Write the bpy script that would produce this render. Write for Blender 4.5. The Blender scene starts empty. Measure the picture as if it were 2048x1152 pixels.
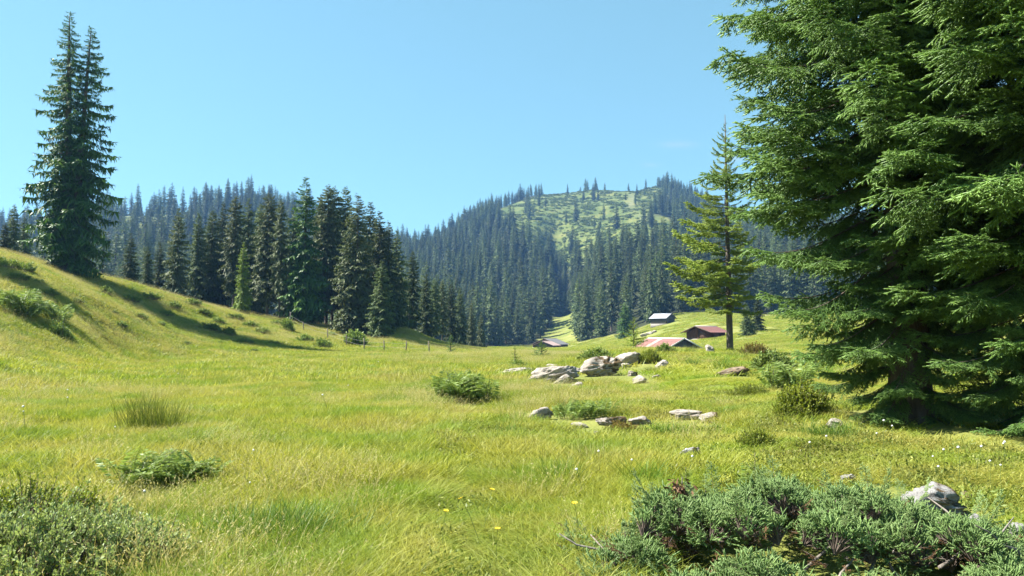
import bpy, math, random
import numpy as np
from mathutils import Vector, Matrix, Euler

C = bpy.context.scene
COL = C.collection
rng = np.random.default_rng(7)
random.seed(7)

# ------------------------------------------------------------------ camera, sky, sun, exposure
F = 1480.0                      # focal length in pixels of the 2048 x 1152 photograph
HOR = 672.0                     # row of the horizon
EYE = 1.65
PITCH = math.atan((HOR - 576.0) / F)
cam_d = bpy.data.cameras.new('camera')
cam = bpy.data.objects.new('camera', cam_d)
COL.objects.link(cam)
cam.location = (0, 0, EYE)
cam.rotation_euler = (math.pi / 2 + PITCH, 0, 0)
cam_d.sensor_width = 36.0
cam_d.lens = F / 2048.0 * 36.0
cam_d.clip_start = 0.1
cam_d.clip_end = 9000
C.camera = cam

SUN_EL = math.radians(50)
SUN_AZ = math.radians(8)       # how far beyond due left the sun stands
to_sun = Vector((-math.cos(SUN_EL) * math.cos(SUN_AZ), math.cos(SUN_EL) * math.sin(SUN_AZ), math.sin(SUN_EL)))
W = bpy.data.worlds.new('World')
C.world = W
W.use_nodes = True
wn = W.node_tree.nodes
wl = W.node_tree.links
bg = wn['Background']
sky = wn.new('ShaderNodeTexSky')
sky.sky_type = 'NISHITA'
sky.sun_disc = False
sky.sun_elevation = SUN_EL
sky.sun_rotation = -(math.pi / 2 - SUN_AZ)
sky.altitude = 1500
sky.air_density = 1.0
sky.dust_density = 0.0
sky.ozone_density = 1.5
gam = wn.new('ShaderNodeGamma'); gam.inputs[1].default_value = 0.5
tnt = wn.new('ShaderNodeMix'); tnt.data_type = 'RGBA'; tnt.blend_type = 'MULTIPLY'
tnt.inputs[0].default_value = 1.0
tnt.inputs[7].default_value = (0.645, 1.035, 1.02, 1)      # the camera's rendering of the clear mountain sky
wl.new(sky.outputs[0], gam.inputs[0]); wl.new(gam.outputs[0], tnt.inputs[6]); 
# two faint wisps of cloud low in the sky
def wnode(t, **kw):
    n = wn.new('ShaderNode' + t)
    for k, v in kw.items():
        setattr(n, k, v)
    return n
def wmath(op, a, b=None):
    n = wnode('Math', operation=op)
    for k, v in ((0, a), (1, b)):
        if v is None: continue
        if isinstance(v, bpy.types.NodeSocket): wl.new(v, n.inputs[k])
        else: n.inputs[k].default_value = v
    return n.outputs[0]
wtc = wnode('TexCoord'); wsp = wnode('SeparateXYZ'); wl.new(wtc.outputs['Generated'], wsp.inputs[0])
wu = wmath('DIVIDE', wsp.outputs[0], wmath('MAXIMUM', wsp.outputs[1], .05)); wv = wmath('DIVIDE', wsp.outputs[2], wmath('MAXIMUM', wsp.outputs[1], .05))
wsum = None
for cu, cv, su, sv, am in ((.228, .262, .022, .0045, .42), (.305, .244, .02, .006, .5), (.190, .234, .012, .003, .22)):
    e = wmath('ADD', wmath('POWER', wmath('ABSOLUTE', wmath('DIVIDE', wmath('SUBTRACT', wu, cu), su)), 2.0), wmath('POWER', wmath('ABSOLUTE', wmath('DIVIDE', wmath('SUBTRACT', wv, cv), sv)), 2.0))
    g = wmath('MULTIPLY', wmath('EXPONENT', wmath('MULTIPLY', e, -1.0)), am)
    wsum = g if wsum is None else wmath('ADD', wsum, g)
wno = wnode('TexNoise'); wno.inputs['Scale'].default_value = 38; wno.inputs['Detail'].default_value = 6
wmp = wnode('Mapping'); wmp.inputs['Scale'].default_value = (1, 1, 3.5); wl.new(wtc.outputs['Generated'], wmp.inputs[0]); wl.new(wmp.outputs[0], wno.inputs['Vector'])
wmx = wnode('Mix', data_type='RGBA'); wl.new(wmath('MULTIPLY', wsum, wno.outputs['Fac']), wmx.inputs[0])
wl.new(tnt.outputs[2], wmx.inputs[6]); wmx.inputs[7].default_value = (2.1, 2.25, 2.4, 1)
wl.new(wmx.outputs[2], bg.inputs[0])
bg.inputs[1].default_value = 0.111
sun_d = bpy.data.lights.new('sun', 'SUN')
sun_d.energy = 5.0
sun_d.angle = math.radians(0.55)
sun_d.color = (1.0, 0.955, 0.88)
sun = bpy.data.objects.new('sun', sun_d)
COL.objects.link(sun)
sun.rotation_euler = to_sun.to_track_quat('Z', 'Y').to_euler()
sun.location = (-200, 60, 300)
C.view_settings.view_transform = 'Standard'
C.view_settings.look = 'None'
C.view_settings.exposure = 1.88
C.view_settings.gamma = 1.0
C.view_settings.use_curve_mapping = False
C.cycles.max_bounces = 6
C.cycles.diffuse_bounces = 3
C.cycles.transmission_bounces = 4
C.cycles.volume_bounces = 0
C.cycles.use_denoising = True

# ------------------------------------------------------------------ pixel <-> world
cp, sp = math.cos(PITCH), math.sin(PITCH)
def ray(px, py):
    u = (px - 1024.0) / F
    v = (576.0 - py) / F
    return np.array([u, cp - v * sp, sp + v * cp])
def on_ray(px, py, Y):
    d = ray(px, py)
    return d * (Y / d[1]) + np.array([0, 0, EYE])
def zrow(py, Y):
    d = ray(1024, py)
    return EYE + d[2] * Y / d[1]
def project(P):
    P = np.asarray(P, float)
    x, y, z = P[..., 0], P[..., 1], P[..., 2] - EYE
    dep = y * cp + z * sp
    up = -y * sp + z * cp
    return 1024 + F * x / dep, 576 - F * up / dep

# ------------------------------------------------------------------ terrain
CTRL = {
    -1500: [(5, 0), (15, .8), (30, 3), (60, 9), (100, 12), (200, 20), (400, 50), (700, 100), (1100, 130), (1700, 100)],
    -400: [(5, 0), (10, .2), (20, 1.0), (30, 2.8), (45, 6), (62, 9.8), (80, 10.5), (120, 10.5), (200, 12), (400, 40), (700, 108), (1000, 125), (1700, 90)],
    0: [(6, 0), (12, 0), (20, .2), (30, .7), (35, 1.2), (45, 3.8), (55, 6.6), (62, 8.7), (75, 8.9), (100, 7.5), (150, 6.5), (250, 5), (400, 25), (550, 58), (700, 98), (850, 104), (1200, 95), (1700, 80)],
    135: [(20, 0), (30, .1), (38, .5), (46, 2.3), (55, 4.6), (63, 6.5), (70, 7.8), (80, 7.8), (100, 6.5), (150, 4), (250, 3), (350, 25), (500, 60), (700, 110), (850, 116), (1200, 100)],
    240: [(30, 0), (44, .05), (49, .3), (56, 2.3), (65, 4.9), (74, 7.0), (85, 7.0), (105, 5.5), (150, 2.5), (250, 3), (350, 25), (500, 62), (700, 113), (850, 118), (1200, 95)],
    400: [(12, 0), (25, 0), (45, 0), (57, .35), (66, 1.8), (75, 3.8), (82, 4.9), (95, 5), (115, 4), (150, 2), (250, 2), (350, 25), (500, 60), (700, 119), (850, 122), (1200, 95), (1700, 70)],
    520: [(55, 0), (63, .3), (75, 2.1), (88, 3.5), (100, 3.9), (115, 3.5), (150, 1.5), (250, 1), (350, 25), (500, 60), (700, 121), (850, 122)],
    640: [(8, 0), (20, 0), (40, 0), (60, 0), (70, .4), (85, 1.9), (98, 2.8), (115, 2.8), (150, 1), (250, 0), (350, 22), (500, 53), (700, 108), (850, 106), (1200, 80)],
    740: [(64, -.02), (72, .25), (84, 1.2), (95, 2.1), (110, 2.6), (130, .8), (180, -1.5), (250, -2), (350, 17), (500, 44), (700, 86), (850, 92)],
    800: [(68, 0), (85, 1.2), (100, 2.5), (112, 2.8), (132, 1.2), (200, -2), (300, 0), (400, 14), (550, 44), (700, 74), (850, 94), (1100, 90), (1700, 50)],
    850: [(70, -.05), (85, .5), (100, 1.2), (115, 1.2), (140, 0), (200, -2)],
    900: [(15, 0), (30, 0), (50, 0), (330, -1), (420, 12), (550, 43), (700, 82), (900, 124), (1100, 126), (1700, 85)],
    960: [(70, -.1), (90, -.2), (110, -.3), (150, -1), (250, -2.3), (330, -2), (420, 10), (550, 48), (700, 95), (950, 155), (1150, 158)],
    1024: [(6, 0), (12, 0), (20, 0), (40, 0), (60, 0), (70, -.1), (110, -.7), (150, -1.2), (270, -2.5), (340, -2), (380, 2), (450, 20), (600, 65), (800, 130), (1000, 182), (1200, 182), (1700, 120)],
    1130: [(24, .1), (30, .2), (40, .2), (60, -.1), (110, -.8), (200, -1.8), (270, -2.5), (340, -.5), (380, 4.7), (450, 17), (500, 27), (700, 88), (850, 142), (1050, 202), (1200, 204), (1700, 140)],
    1250: [(10, 0), (15, .05), (26, .2), (32, .44), (38, .8), (45, .6), (60, -.1), (80, -.7), (110, -1.0), (150, -.3), (200, .2), (260, 1.3), (300, 6), (400, 28), (500, 52), (700, 104), (850, 150), (1050, 207), (1200, 208), (1700, 140)],
    1350: [(8, .02), (15, .08), (25, .25), (38, .85), (45, .7), (60, 0), (80, -1.0), (110, -1.8), (140, .1), (150, .6), (200, 3.2), (240, 6.4), (280, 10), (300, 12), (400, 34), (500, 56), (700, 104), (850, 150), (1050, 212), (1200, 208), (1700, 140)],
    1480: [(12, .1), (20, .3), (30, .6), (40, .75), (50, .5), (70, .1), (110, .2), (150, 2), (200, 5), (250, 8.5), (300, 11.2), (400, 32), (600, 75), (800, 118), (1000, 155), (1300, 160), (1700, 120)],
    1700: [(7, .12), (12, .25), (20, .3), (30, .3), (50, .3), (80, .5), (150, 3), (250, 9), (300, 13), (400, 35), (600, 75), (1000, 150), (1700, 120)],
    2048: [(6, .12), (12, .25), (20, .35), (30, .4), (60, 1), (150, 5), (250, 12), (400, 35), (600, 75), (1000, 160), (1700, 120)],
    2800: [(6, .1), (10, .2), (30, .6), (60, 2), (150, 8), (250, 15), (400, 35), (600, 75), (1000, 150), (1700, 120)],
}
_pts = []
for px_, col in CTRL.items():
    u_ = (px_ - 1024) / F
    for Y_, z_ in col:
        _pts.append((math.atan(u_), math.hypot(Y_, u_ * Y_), z_))
for th_ in (-180, -140, -100, 90, 130, 180):
    for r_, z_ in ((5, 0), (20, .2), (60, 1), (200, 8), (600, 60), (1100, 110), (1700, 100)):
        _pts.append((math.radians(th_), r_, z_))
for r_ in (.5, 2.0):
    for th_ in range(-180, 181, 30):
        _pts.append((math.radians(th_), r_, 0.0))
_pts = np.array(_pts)
R0 = 14.0
def _tp(th, r):
    return np.stack([th * 3.0, np.log(r + 8.0) * 1.6], -1)
def _k(a, b):
    d2 = ((a[:, None, :] - b[None, :, :]) ** 2).sum(-1)
    return 0.5 * d2 * np.log(d2 + 1e-12)
_A = _tp(_pts[:, 0], _pts[:, 1])
_w = _pts[:, 2] / (_pts[:, 1] + R0)
_n = len(_A)
_M = np.zeros((_n + 3, _n + 3))
_M[:_n, :_n] = _k(_A, _A) + np.eye(_n) * 1e-3
_M[:_n, _n] = 1
_M[:_n, _n + 1:] = _A
_M[_n:, :_n] = _M[:_n, _n:].T
_sol = np.linalg.solve(_M, np.concatenate([_w, np.zeros(3)]))
_wr = np.random.default_rng(3)
def _waves(n, lo, hi):
    a = _wr.uniform(0, 2 * math.pi, n)
    k = 2 * math.pi / _wr.uniform(lo, hi, n)
    return np.cos(a) * k, np.sin(a) * k, _wr.uniform(0, 6.28, n)
_WN = _waves(14, 1.3, 6.0)
_WM = _waves(14, 12, 40)
_WF = _waves(16, 35, 160)
def _wsum(wv, x, y):
    s = np.zeros_like(x)
    for a, b, c in zip(*wv):
        s += np.sin(a * x + b * y + c)
    return s / math.sqrt(len(wv[0]))
def sstep(a, b, x):
    t = np.clip((x - a) / (b - a), 0, 1)
    return t * t * (3 - 2 * t)
def ground(x, y):
    """Height of the land at x, y (arrays or numbers)."""
    x = np.atleast_1d(np.asarray(x, float)).ravel()
    y = np.atleast_1d(np.asarray(y, float)).ravel()
    r = np.hypot(x, y) + 1e-6
    th = np.arctan2(x, y)
    out = np.empty_like(r)
    for i in range(0, len(r), 20000):
        s = slice(i, i + 20000)
        q = _tp(th[s], r[s])
        out[s] = _k(q, _A) @ _sol[:_n] + _sol[_n] + q @ _sol[_n + 1:]
    z = out * (r + R0)
    z += 0.035 * _wsum(_WN, x, y) * sstep(3, 9, r) * (1 - sstep(60, 140, r))
    z += 0.22 * _wsum(_WM, x, y) * sstep(45, 75, r) * (1 - sstep(200, 320, r)) * sstep(0.6, 2.5, np.abs(z))
    z += 3.2 * _wsum(_WF, x, y) * sstep(380, 620, r)
    px = 1024 + F * np.tan(np.clip(th, -1.3, 1.3))
    c = np.interp(r, [380, 450, 560, 650, 760, 850], [1128, 1126, 1118, 1112, 1112, 1118])
    g = np.exp(-((px - c) / 24.0) ** 2) * sstep(420, 520, r) * (1 - sstep(700, 860, r)) * (np.abs(th) < 1)
    z -= 20 * g
    return z
def gz(x, y):
    return float(ground(x, y)[0])
def at(px, Y):
    """Point on the land in the column PX at depth Y."""
    x = (px - 1024.0) / F * Y
    for _ in range(3):
        z = gz(x, Y)
        d = ray(px, HOR - (z - EYE) / Y * F)
        x = (px - 1024.0) / F * (Y * cp + (z - EYE) * sp)
    return np.array([x, Y, z])
_ys = np.concatenate([np.arange(3, 60, .1), np.arange(60, 400, .5)])
def hit(px, py):
    """First point of the land that the pixel sees."""
    d = ray(px, py)
    P = d[None, :] * (_ys / d[1])[:, None] + np.array([0, 0, EYE])
    below = P[:, 2] <= ground(P[:, 0], P[:, 1])
    i = int(np.argmax(below)) if below.any() else len(_ys) - 1
    return np.array([P[i, 0], P[i, 1], gz(P[i, 0], P[i, 1])])

# ------------------------------------------------------------------ mesh helpers
def mesh_np(name, V, T, mats=(), mi=None, attrs=None, smooth=False):
    """Mesh from arrays: V (n,3), T (m,3) or (m,4)."""
    me = bpy.data.meshes.new(name)
    V = np.ascontiguousarray(V, dtype=np.float32)
    T = np.ascontiguousarray(T, dtype=np.int32)
    k = T.shape[1]
    me.vertices.add(len(V))
    me.vertices.foreach_set('co', V.ravel())
    me.loops.add(T.size)
    me.loops.foreach_set('vertex_index', T.ravel())
    me.polygons.add(len(T))
    me.polygons.foreach_set('loop_start', np.arange(0, T.size, k, dtype=np.int32))
    me.polygons.foreach_set('loop_total', np.full(len(T), k, dtype=np.int32))
    for m in mats:
        me.materials.append(m)
    if mi is not None:
        me.polygons.foreach_set('material_index', np.ascontiguousarray(mi, dtype=np.int32))
    if smooth:
        me.polygons.foreach_set('use_smooth', np.ones(len(T), dtype=bool))
    for an, av in (attrs or {}).items():
        a = me.attributes.new(an, 'FLOAT', 'POINT')
        a.data.foreach_set('value', np.ascontiguousarray(av, dtype=np.float32))
    me.update(calc_edges=True)
    return me
class MB:
    """Collects triangles with a material index and a tint per vertex."""
    def __init__(s):
        s.V, s.T, s.M, s.A, s.n = [], [], [], [], 0
    def add(s, V, T, mi=0, tint=0.5):
        V = np.asarray(V, float).reshape(-1, 3)
        T = np.asarray(T, int)
        if T.shape[1] == 4:
            T = np.concatenate([T[:, [0, 1, 2]], T[:, [0, 2, 3]]])
        s.V.append(V); s.T.append(T + s.n); s.M.append(np.full(len(T), mi))
        s.A.append(np.broadcast_to(np.asarray(tint, float), (len(V),)).copy())
        s.n += len(V)
    def addmb(s, o, X=None, dt=0.0):
        V, T, M, A = o
        if X is not None:
            V = V @ X[:3, :3].T + X[:3, 3]
        s.V.append(V); s.T.append(T + s.n); s.M.append(M); s.A.append(A + dt)
        s.n += len(V)
    def arrays(s):
        return np.concatenate(s.V), np.concatenate(s.T), np.concatenate(s.M), np.concatenate(s.A)
    def mesh(s, name, mats, smooth=False):
        V, T, M, A = s.arrays()
        return mesh_np(name, V, T, mats, M, {'tint': A}, smooth)
    def tube(s, P, R, n=6, mi=0, tint=0.5, cap=True):
        P = np.asarray(P, float); m = len(P)
        R = np.broadcast_to(np.asarray(R, float), (m,))
        D = np.gradient(P, axis=0)
        D /= np.linalg.norm(D, axis=1)[:, None] + 1e-9
        up = np.array([0, 0, 1.0]) if abs(D[0, 2]) < .9 else np.array([1.0, 0, 0])
        A = np.cross(D, up); A /= np.linalg.norm(A, axis=1)[:, None] + 1e-9
        B = np.cross(D, A)
        a = np.linspace(0, 2 * math.pi, n, endpoint=False)
        V = P[:, None, :] + R[:, None, None] * (np.cos(a)[None, :, None] * A[:, None, :] + np.sin(a)[None, :, None] * B[:, None, :])
        i = np.arange(m - 1)[:, None] * n
        j = np.arange(n)[None, :]
        j2 = (j + 1) % n
        Q = np.stack([i + j, i + j2, i + n + j2, i + n + j], -1).reshape(-1, 4)
        V = V.reshape(-1, 3)
        if cap:
            V = np.concatenate([V, P[-1:], P[:1]])
            t1 = np.stack([(m - 1) * n + np.arange(n), (m - 1) * n + (np.arange(n) + 1) % n, np.full(n, m * n)], -1)
            t0 = np.stack([(np.arange(n) + 1) % n, np.arange(n), np.full(n, m * n + 1)], -1)
            T = np.concatenate([Q[:, [0, 1, 2]], Q[:, [0, 2, 3]], t1, t0])
            s.add(V, T, mi, tint)
        else:
            s.add(V, Q, mi, tint)
    def box(s, lo, hi, mi=0, tint=0.5, X=None):
        lo = np.asarray(lo, float); hi = np.asarray(hi, float)
        V = np.array([[(lo, hi)[i >> k & 1][k] for k in range(3)] for i in range(8)])
        if X is not None:
            V = V @ X[:3, :3].T + X[:3, 3]
        s.add(V, [[0, 2, 3, 1], [4, 5, 7, 6], [0, 1, 5, 4], [2, 6, 7, 3], [0, 4, 6, 2], [1, 3, 7, 5]], mi, tint)
def link(name, data, parent=None, loc=None, rot=None, scl=None):
    o = bpy.data.objects.new(name, data)
    COL.objects.link(o)
    if parent is not None:
        o.parent = parent
    if loc is not None:
        o.location = [float(v) for v in loc]
    if rot is not None:
        o.rotation_euler = [float(v) for v in rot]
    if scl is not None:
        o.scale = (scl,) * 3 if np.isscalar(scl) else [float(v) for v in scl]
    return o
def tag(o, label=None, cat=None, group=None, kind=None):
    if label: o['label'] = label
    if cat: o['category'] = cat
    if group: o['group'] = group
    if kind: o['kind'] = kind
    return o
def thing(name, label, cat, loc=(0, 0, 0), rotz=0.0, group=None, scl=None):
    return tag(link(name, None, None, loc, (0, 0, rotz), scl), label, cat, group)
def copy_tree(o):
    """A thing with copies of its parts."""
    c = o.copy(); COL.objects.link(c)
    for ch in list(o.children):
        d = ch.copy(); COL.objects.link(d); d.parent = c
        for g in list(ch.children):
            e = g.copy(); COL.objects.link(e); e.parent = d
    return c
def XF(loc=(0, 0, 0), rot=(0, 0, 0), scl=1.0):
    return np.array(Matrix.LocRotScale(Vector([float(v) for v in loc]), Euler([float(v) for v in rot]), Vector((scl,) * 3 if np.isscalar(scl) else scl)))

# ------------------------------------------------------------------ materials
def new_mat(name):
    m = bpy.data.materials.new(name)
    m.use_nodes = True
    nt = m.node_tree
    for n in list(nt.nodes):
        nt.nodes.remove(n)
    out = nt.nodes.new('ShaderNodeOutputMaterial')
    return m, nt, out
def N(nt, t, **kw):
    n = nt.nodes.new('ShaderNode' + t)
    for k, v in kw.items():
        if k.startswith('i_'):
            n.inputs[k[2:].replace('_', ' ')].default_value = v
        else:
            setattr(n, k, v)
    return n
def rgb(c):
    return (c[0], c[1], c[2], 1.0)
def mixc(nt, fac, a, b, mode='MIX'):
    n = nt.nodes.new('ShaderNodeMix')
    n.data_type = 'RGBA'; n.blend_type = mode
    for sock, v in ((n.inputs[0], fac), (n.inputs[6], a), (n.inputs[7], b)):
        if hasattr(v, 'links') or isinstance(v, bpy.types.NodeSocket):
            nt.links.new(v, sock)
        elif isinstance(v, (tuple, list)):
            sock.default_value = rgb(v)
        else:
            sock.default_value = v
    return n.outputs[2]
def ramp(nt, src, stops):
    n = nt.nodes.new('ShaderNodeValToRGB')
    e = n.color_ramp.elements
    while len(e) < len(stops):
        e.new(0.5)
    for i, (p, c) in enumerate(stops):
        e[i].position = p
        e[i].color = rgb(c) if not np.isscalar(c) else (c, c, c, 1)
    nt.links.new(src, n.inputs[0])
    return n.outputs[0]
def noise(nt, scale, detail=3.0, rough=.55, vec=None, dist=0.0):
    n = N(nt, 'TexNoise', i_Scale=scale, i_Detail=detail, i_Roughness=rough, i_Distortion=dist)
    if vec is not None:
        nt.links.new(vec, n.inputs['Vector'])
    return n.outputs['Fac']
def wpos(nt):
    return N(nt, 'NewGeometry').outputs['Position']
def attr(nt, name):
    return N(nt, 'Attribute', attribute_name=name).outputs['Fac']
def math_n(nt, op, a, b=None, clamp=False):
    n = N(nt, 'Math', operation=op)
    n.use_clamp = clamp
    for s, v in ((n.inputs[0], a), (n.inputs[1], b)):
        if v is None:
            continue
        if isinstance(v, bpy.types.NodeSocket):
            nt.links.new(v, s)
        else:
            s.default_value = v
    return n.outputs[0]
def foliage_mat(name, dark, mid, light, transl=.3, rough=.55, patch=None, patch_scale=.2, spec=.25, objvar=.25, patch2=None):
    """Leaf material: colour by tint, by patches over the land and per object; some light passes through."""
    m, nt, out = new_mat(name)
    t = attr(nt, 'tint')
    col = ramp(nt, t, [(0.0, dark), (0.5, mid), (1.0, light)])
    if patch is not None:
        f = noise(nt, patch_scale, 4, .6, wpos(nt))
        f = ramp(nt, f, [(.38, 0.0), (.62, 1.0)])
        col = mixc(nt, math_n(nt, 'MULTIPLY', f, patch[1]), col, patch[0])
    if patch2 is not None:
        f = ramp(nt, noise(nt, patch2[2], 5, .65, wpos(nt), .4), [(.46, 0.0), (.60, 1.0)])
        col = mixc(nt, math_n(nt, 'MULTIPLY', f, patch2[1]), col, patch2[0])
    oi = N(nt, 'ObjectInfo').outputs['Random']
    v = math_n(nt, 'ADD', math_n(nt, 'MULTIPLY', oi, 2 * objvar), 1.0 - objvar)
    hs = N(nt, 'HueSaturation')
    nt.links.new(col, hs.inputs['Color'])
    nt.links.new(v, hs.inputs['Value'])
    col = hs.outputs[0]
    p = N(nt, 'BsdfPrincipled', i_Roughness=rough)
    p.inputs['Specular IOR Level'].default_value = spec
    nt.links.new(col, p.inputs['Base Color'])
    tr = N(nt, 'BsdfTranslucent')
    nt.links.new(mixc(nt, 1.0, col, (1.15, 1.1, .7), 'MULTIPLY'), tr.inputs['Color'])
    mx = N(nt, 'MixShader')
    mx.inputs[0].default_value = transl
    nt.links.new(p.outputs[0], mx.inputs[1]); nt.links.new(tr.outputs[0], mx.inputs[2])
    nt.links.new(mx.outputs[0], out.inputs[0])
    return m
def plain_mat(name, stops, scale=3.0, rough=.8, bump=0.0, bscale=None, coord='Object', stretch=None, detail=5, spec=.3, metal=0.0):
    m, nt, out = new_mat(name)
    tc = N(nt, 'TexCoord').outputs[coord] if coord != 'World' else wpos(nt)
    if stretch:
        mp = N(nt, 'Mapping'); mp.inputs['Scale'].default_value = stretch
        nt.links.new(tc, mp.inputs[0]); tc = mp.outputs[0]
    f = noise(nt, scale, detail, .6, tc)
    col = ramp(nt, f, stops)
    p = N(nt, 'BsdfPrincipled', i_Roughness=rough, i_Metallic=metal)
    p.inputs['Specular IOR Level'].default_value = spec
    nt.links.new(col, p.inputs['Base Color'])
    if bump:
        b = N(nt, 'Bump', i_Strength=bump, i_Distance=.05)
        nt.links.new(noise(nt, bscale or scale * 3, 5, .6, tc), b.inputs['Height'])
        nt.links.new(b.outputs[0], p.inputs['Normal'])
    nt.links.new(p.outputs[0], out.inputs[0])
    return m
# ------------------------------------------------------------------ the land
def in_poly(px, py, poly):
    inside = np.zeros(px.shape, bool)
    n = len(poly)
    for i in range(n):
        x1, y1 = poly[i]; x2, y2 = poly[(i + 1) % n]
        c = ((y1 > py) != (y2 > py)) & (px < (x2 - x1) * (py - y1) / (y2 - y1 + 1e-9) + x1)
        inside ^= c
    return inside
# open pasture of the far slope, given by directions seen from the footpath
OPEN_POLY = [(985, 425), (1050, 398), (1100, 385), (1200, 378), (1300, 366), (1335, 385), (1322, 402), (1300, 412), (1310, 432), (1340, 436), (1372, 505), (1330, 500), (1300, 520), (1265, 512), (1240, 525), (1205, 552), (1170, 535), (1130, 538), (1085, 515), (1050, 485), (1010, 452)]
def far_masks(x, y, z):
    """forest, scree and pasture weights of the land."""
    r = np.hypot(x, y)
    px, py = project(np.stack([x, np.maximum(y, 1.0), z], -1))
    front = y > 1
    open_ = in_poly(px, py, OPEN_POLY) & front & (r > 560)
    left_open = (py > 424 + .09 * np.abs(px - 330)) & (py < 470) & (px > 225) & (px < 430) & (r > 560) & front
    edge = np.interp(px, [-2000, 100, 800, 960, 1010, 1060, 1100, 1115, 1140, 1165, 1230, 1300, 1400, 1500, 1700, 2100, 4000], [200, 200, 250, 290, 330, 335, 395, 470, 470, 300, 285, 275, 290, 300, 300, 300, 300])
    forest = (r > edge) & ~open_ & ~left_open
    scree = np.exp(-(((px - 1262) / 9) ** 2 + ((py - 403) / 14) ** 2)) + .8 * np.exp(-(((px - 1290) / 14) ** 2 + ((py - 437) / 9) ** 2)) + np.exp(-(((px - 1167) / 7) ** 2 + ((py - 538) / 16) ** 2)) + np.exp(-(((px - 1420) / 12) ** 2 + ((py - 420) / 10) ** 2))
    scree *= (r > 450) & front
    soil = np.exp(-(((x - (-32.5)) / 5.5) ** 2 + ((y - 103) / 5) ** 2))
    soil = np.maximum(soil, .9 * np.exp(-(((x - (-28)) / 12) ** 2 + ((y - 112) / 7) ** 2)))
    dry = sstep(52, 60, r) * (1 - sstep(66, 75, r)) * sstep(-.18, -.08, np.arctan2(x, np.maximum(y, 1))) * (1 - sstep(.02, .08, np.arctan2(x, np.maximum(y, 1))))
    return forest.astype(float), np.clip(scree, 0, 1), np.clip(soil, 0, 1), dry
def polar_land():
    rr = np.concatenate([np.geomspace(.6, 2.5, 8), np.geomspace(2.7, 160, 190), np.geomspace(163, 2600, 150)])
    th = np.concatenate([np.radians(np.arange(-180, -48, 4.0)), np.radians(np.arange(-48, 48, .28)), np.radians(np.arange(48, 180, 4.0))])
    Rg, Tg = np.meshgrid(rr, th, indexing='ij')
    x = (Rg * np.sin(Tg)).ravel(); y = (Rg * np.cos(Tg)).ravel()
    z = ground(x, y)
    nr, nt_ = len(rr), len(th)
    i = np.arange(nr - 1)[:, None] * nt_
    j = np.arange(nt_)[None, :]
    j2 = (j + 1) % nt_
    Q = np.stack([i + j, i + nt_ + j, i + nt_ + j2, i + j2], -1).reshape(-1, 4)
    Q = Q[:, ::-1]
    V = np.stack([x, y, z], -1)
    # middle under the walker's feet
    V = np.concatenate([V, [[0, 0, gz(0, 0)]]])
    cidx = len(V) - 1
    c = np.stack([np.full(nt_, cidx), np.arange(nt_), (np.arange(nt_) + 1) % nt_, np.full(nt_, cidx)], -1)
    fo, sc, so, dry = far_masks(V[:, 0], V[:, 1], V[:, 2])
    rc = np.hypot(*V[Q].mean(1)[:, :2].T)
    thc = np.arctan2(*V[Q].mean(1)[:, :2].T)
    far = rc > 300
    split = math.atan((800 - 1024) / F)
    sel = [~far, far & (thc <= split), far & (thc > split)]
    specs = [('meadow', 'near'), ('wooded_ridge', 'ridge'), ('mountain', 'mount')]
    return V, Q, c, sel, specs, dict(forest=fo, scree=sc, soil=so, dry=dry)
def land_mat():
    m, nt, out = new_mat('alpine_ground')
    P = wpos(nt)
    n1 = noise(nt, .09, 5, .6, P); n2 = noise(nt, .9, 5, .65, P); n3 = noise(nt, 9.0, 4, .6, P)
    g = ramp(nt, n1, [(.3, (.11, .145, .03)), (.5, (.165, .185, .042)), (.7, (.23, .215, .07))])
    g = mixc(nt, math_n(nt, 'MULTIPLY', ramp(nt, n2, [(.4, 0.), (.65, 1.)]), .45), g, (.09, .12, .03))
    g = mixc(nt, math_n(nt, 'MULTIPLY', ramp(nt, n3, [(.4, 0.), (.6, 1.)]), .25), g, (.23, .215, .06))
    g = mixc(nt, math_n(nt, 'MULTIPLY', attr(nt, 'dry'), .8), g, (.30, .23, .10))
    shr = noise(nt, .06, 6, .7, P)
    g2 = ramp(nt, shr, [(.40, (.055, .080, .020)), (.5, (.088, .112, .028)), (.66, (.150, .155, .042))])
    ln = N(nt, 'VectorMath', operation='LENGTH'); nt.links.new(P, ln.inputs[0])
    farf = N(nt, 'MapRange'); farf.inputs[1].default_value = 350; farf.inputs[2].default_value = 550
    nt.links.new(ln.outputs['Value'], farf.inputs[0])
    g = mixc(nt, farf.outputs[0], g, g2)
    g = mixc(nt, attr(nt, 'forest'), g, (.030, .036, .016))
    g = mixc(nt, math_n(nt, 'MULTIPLY', attr(nt, 'scree'), ramp(nt, noise(nt, .16, 6, .75, P), [(.42, 0.), (.60, .7)])), g, (.27, .235, .17))
    g = mixc(nt, math_n(nt, 'MULTIPLY', attr(nt, 'soil'), ramp(nt, noise(nt, .5, 5, .6, P), [(.3, .3), (.5, 1.)])), g, (.30, .20, .15))
    p = N(nt, 'BsdfPrincipled', i_Roughness=.9)
    p.inputs['Specular IOR Level'].default_value = .1
    nt.links.new(g, p.inputs['Base Color'])
    b = N(nt, 'Bump', i_Strength=.7, i_Distance=.12)
    nt.links.new(math_n(nt, 'ADD', noise(nt, 2.2, 6, .7, P), math_n(nt, 'MULTIPLY', noise(nt, 14, 4, .6, P), .5)), b.inputs['Height'])
    nt.links.new(b.outputs[0], p.inputs['Normal'])
    nt.links.new(p.outputs[0], out.inputs[0])
    return m
LAND = land_mat()
_V, _Q, _c, _sel, _specs, _at = polar_land()
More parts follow.
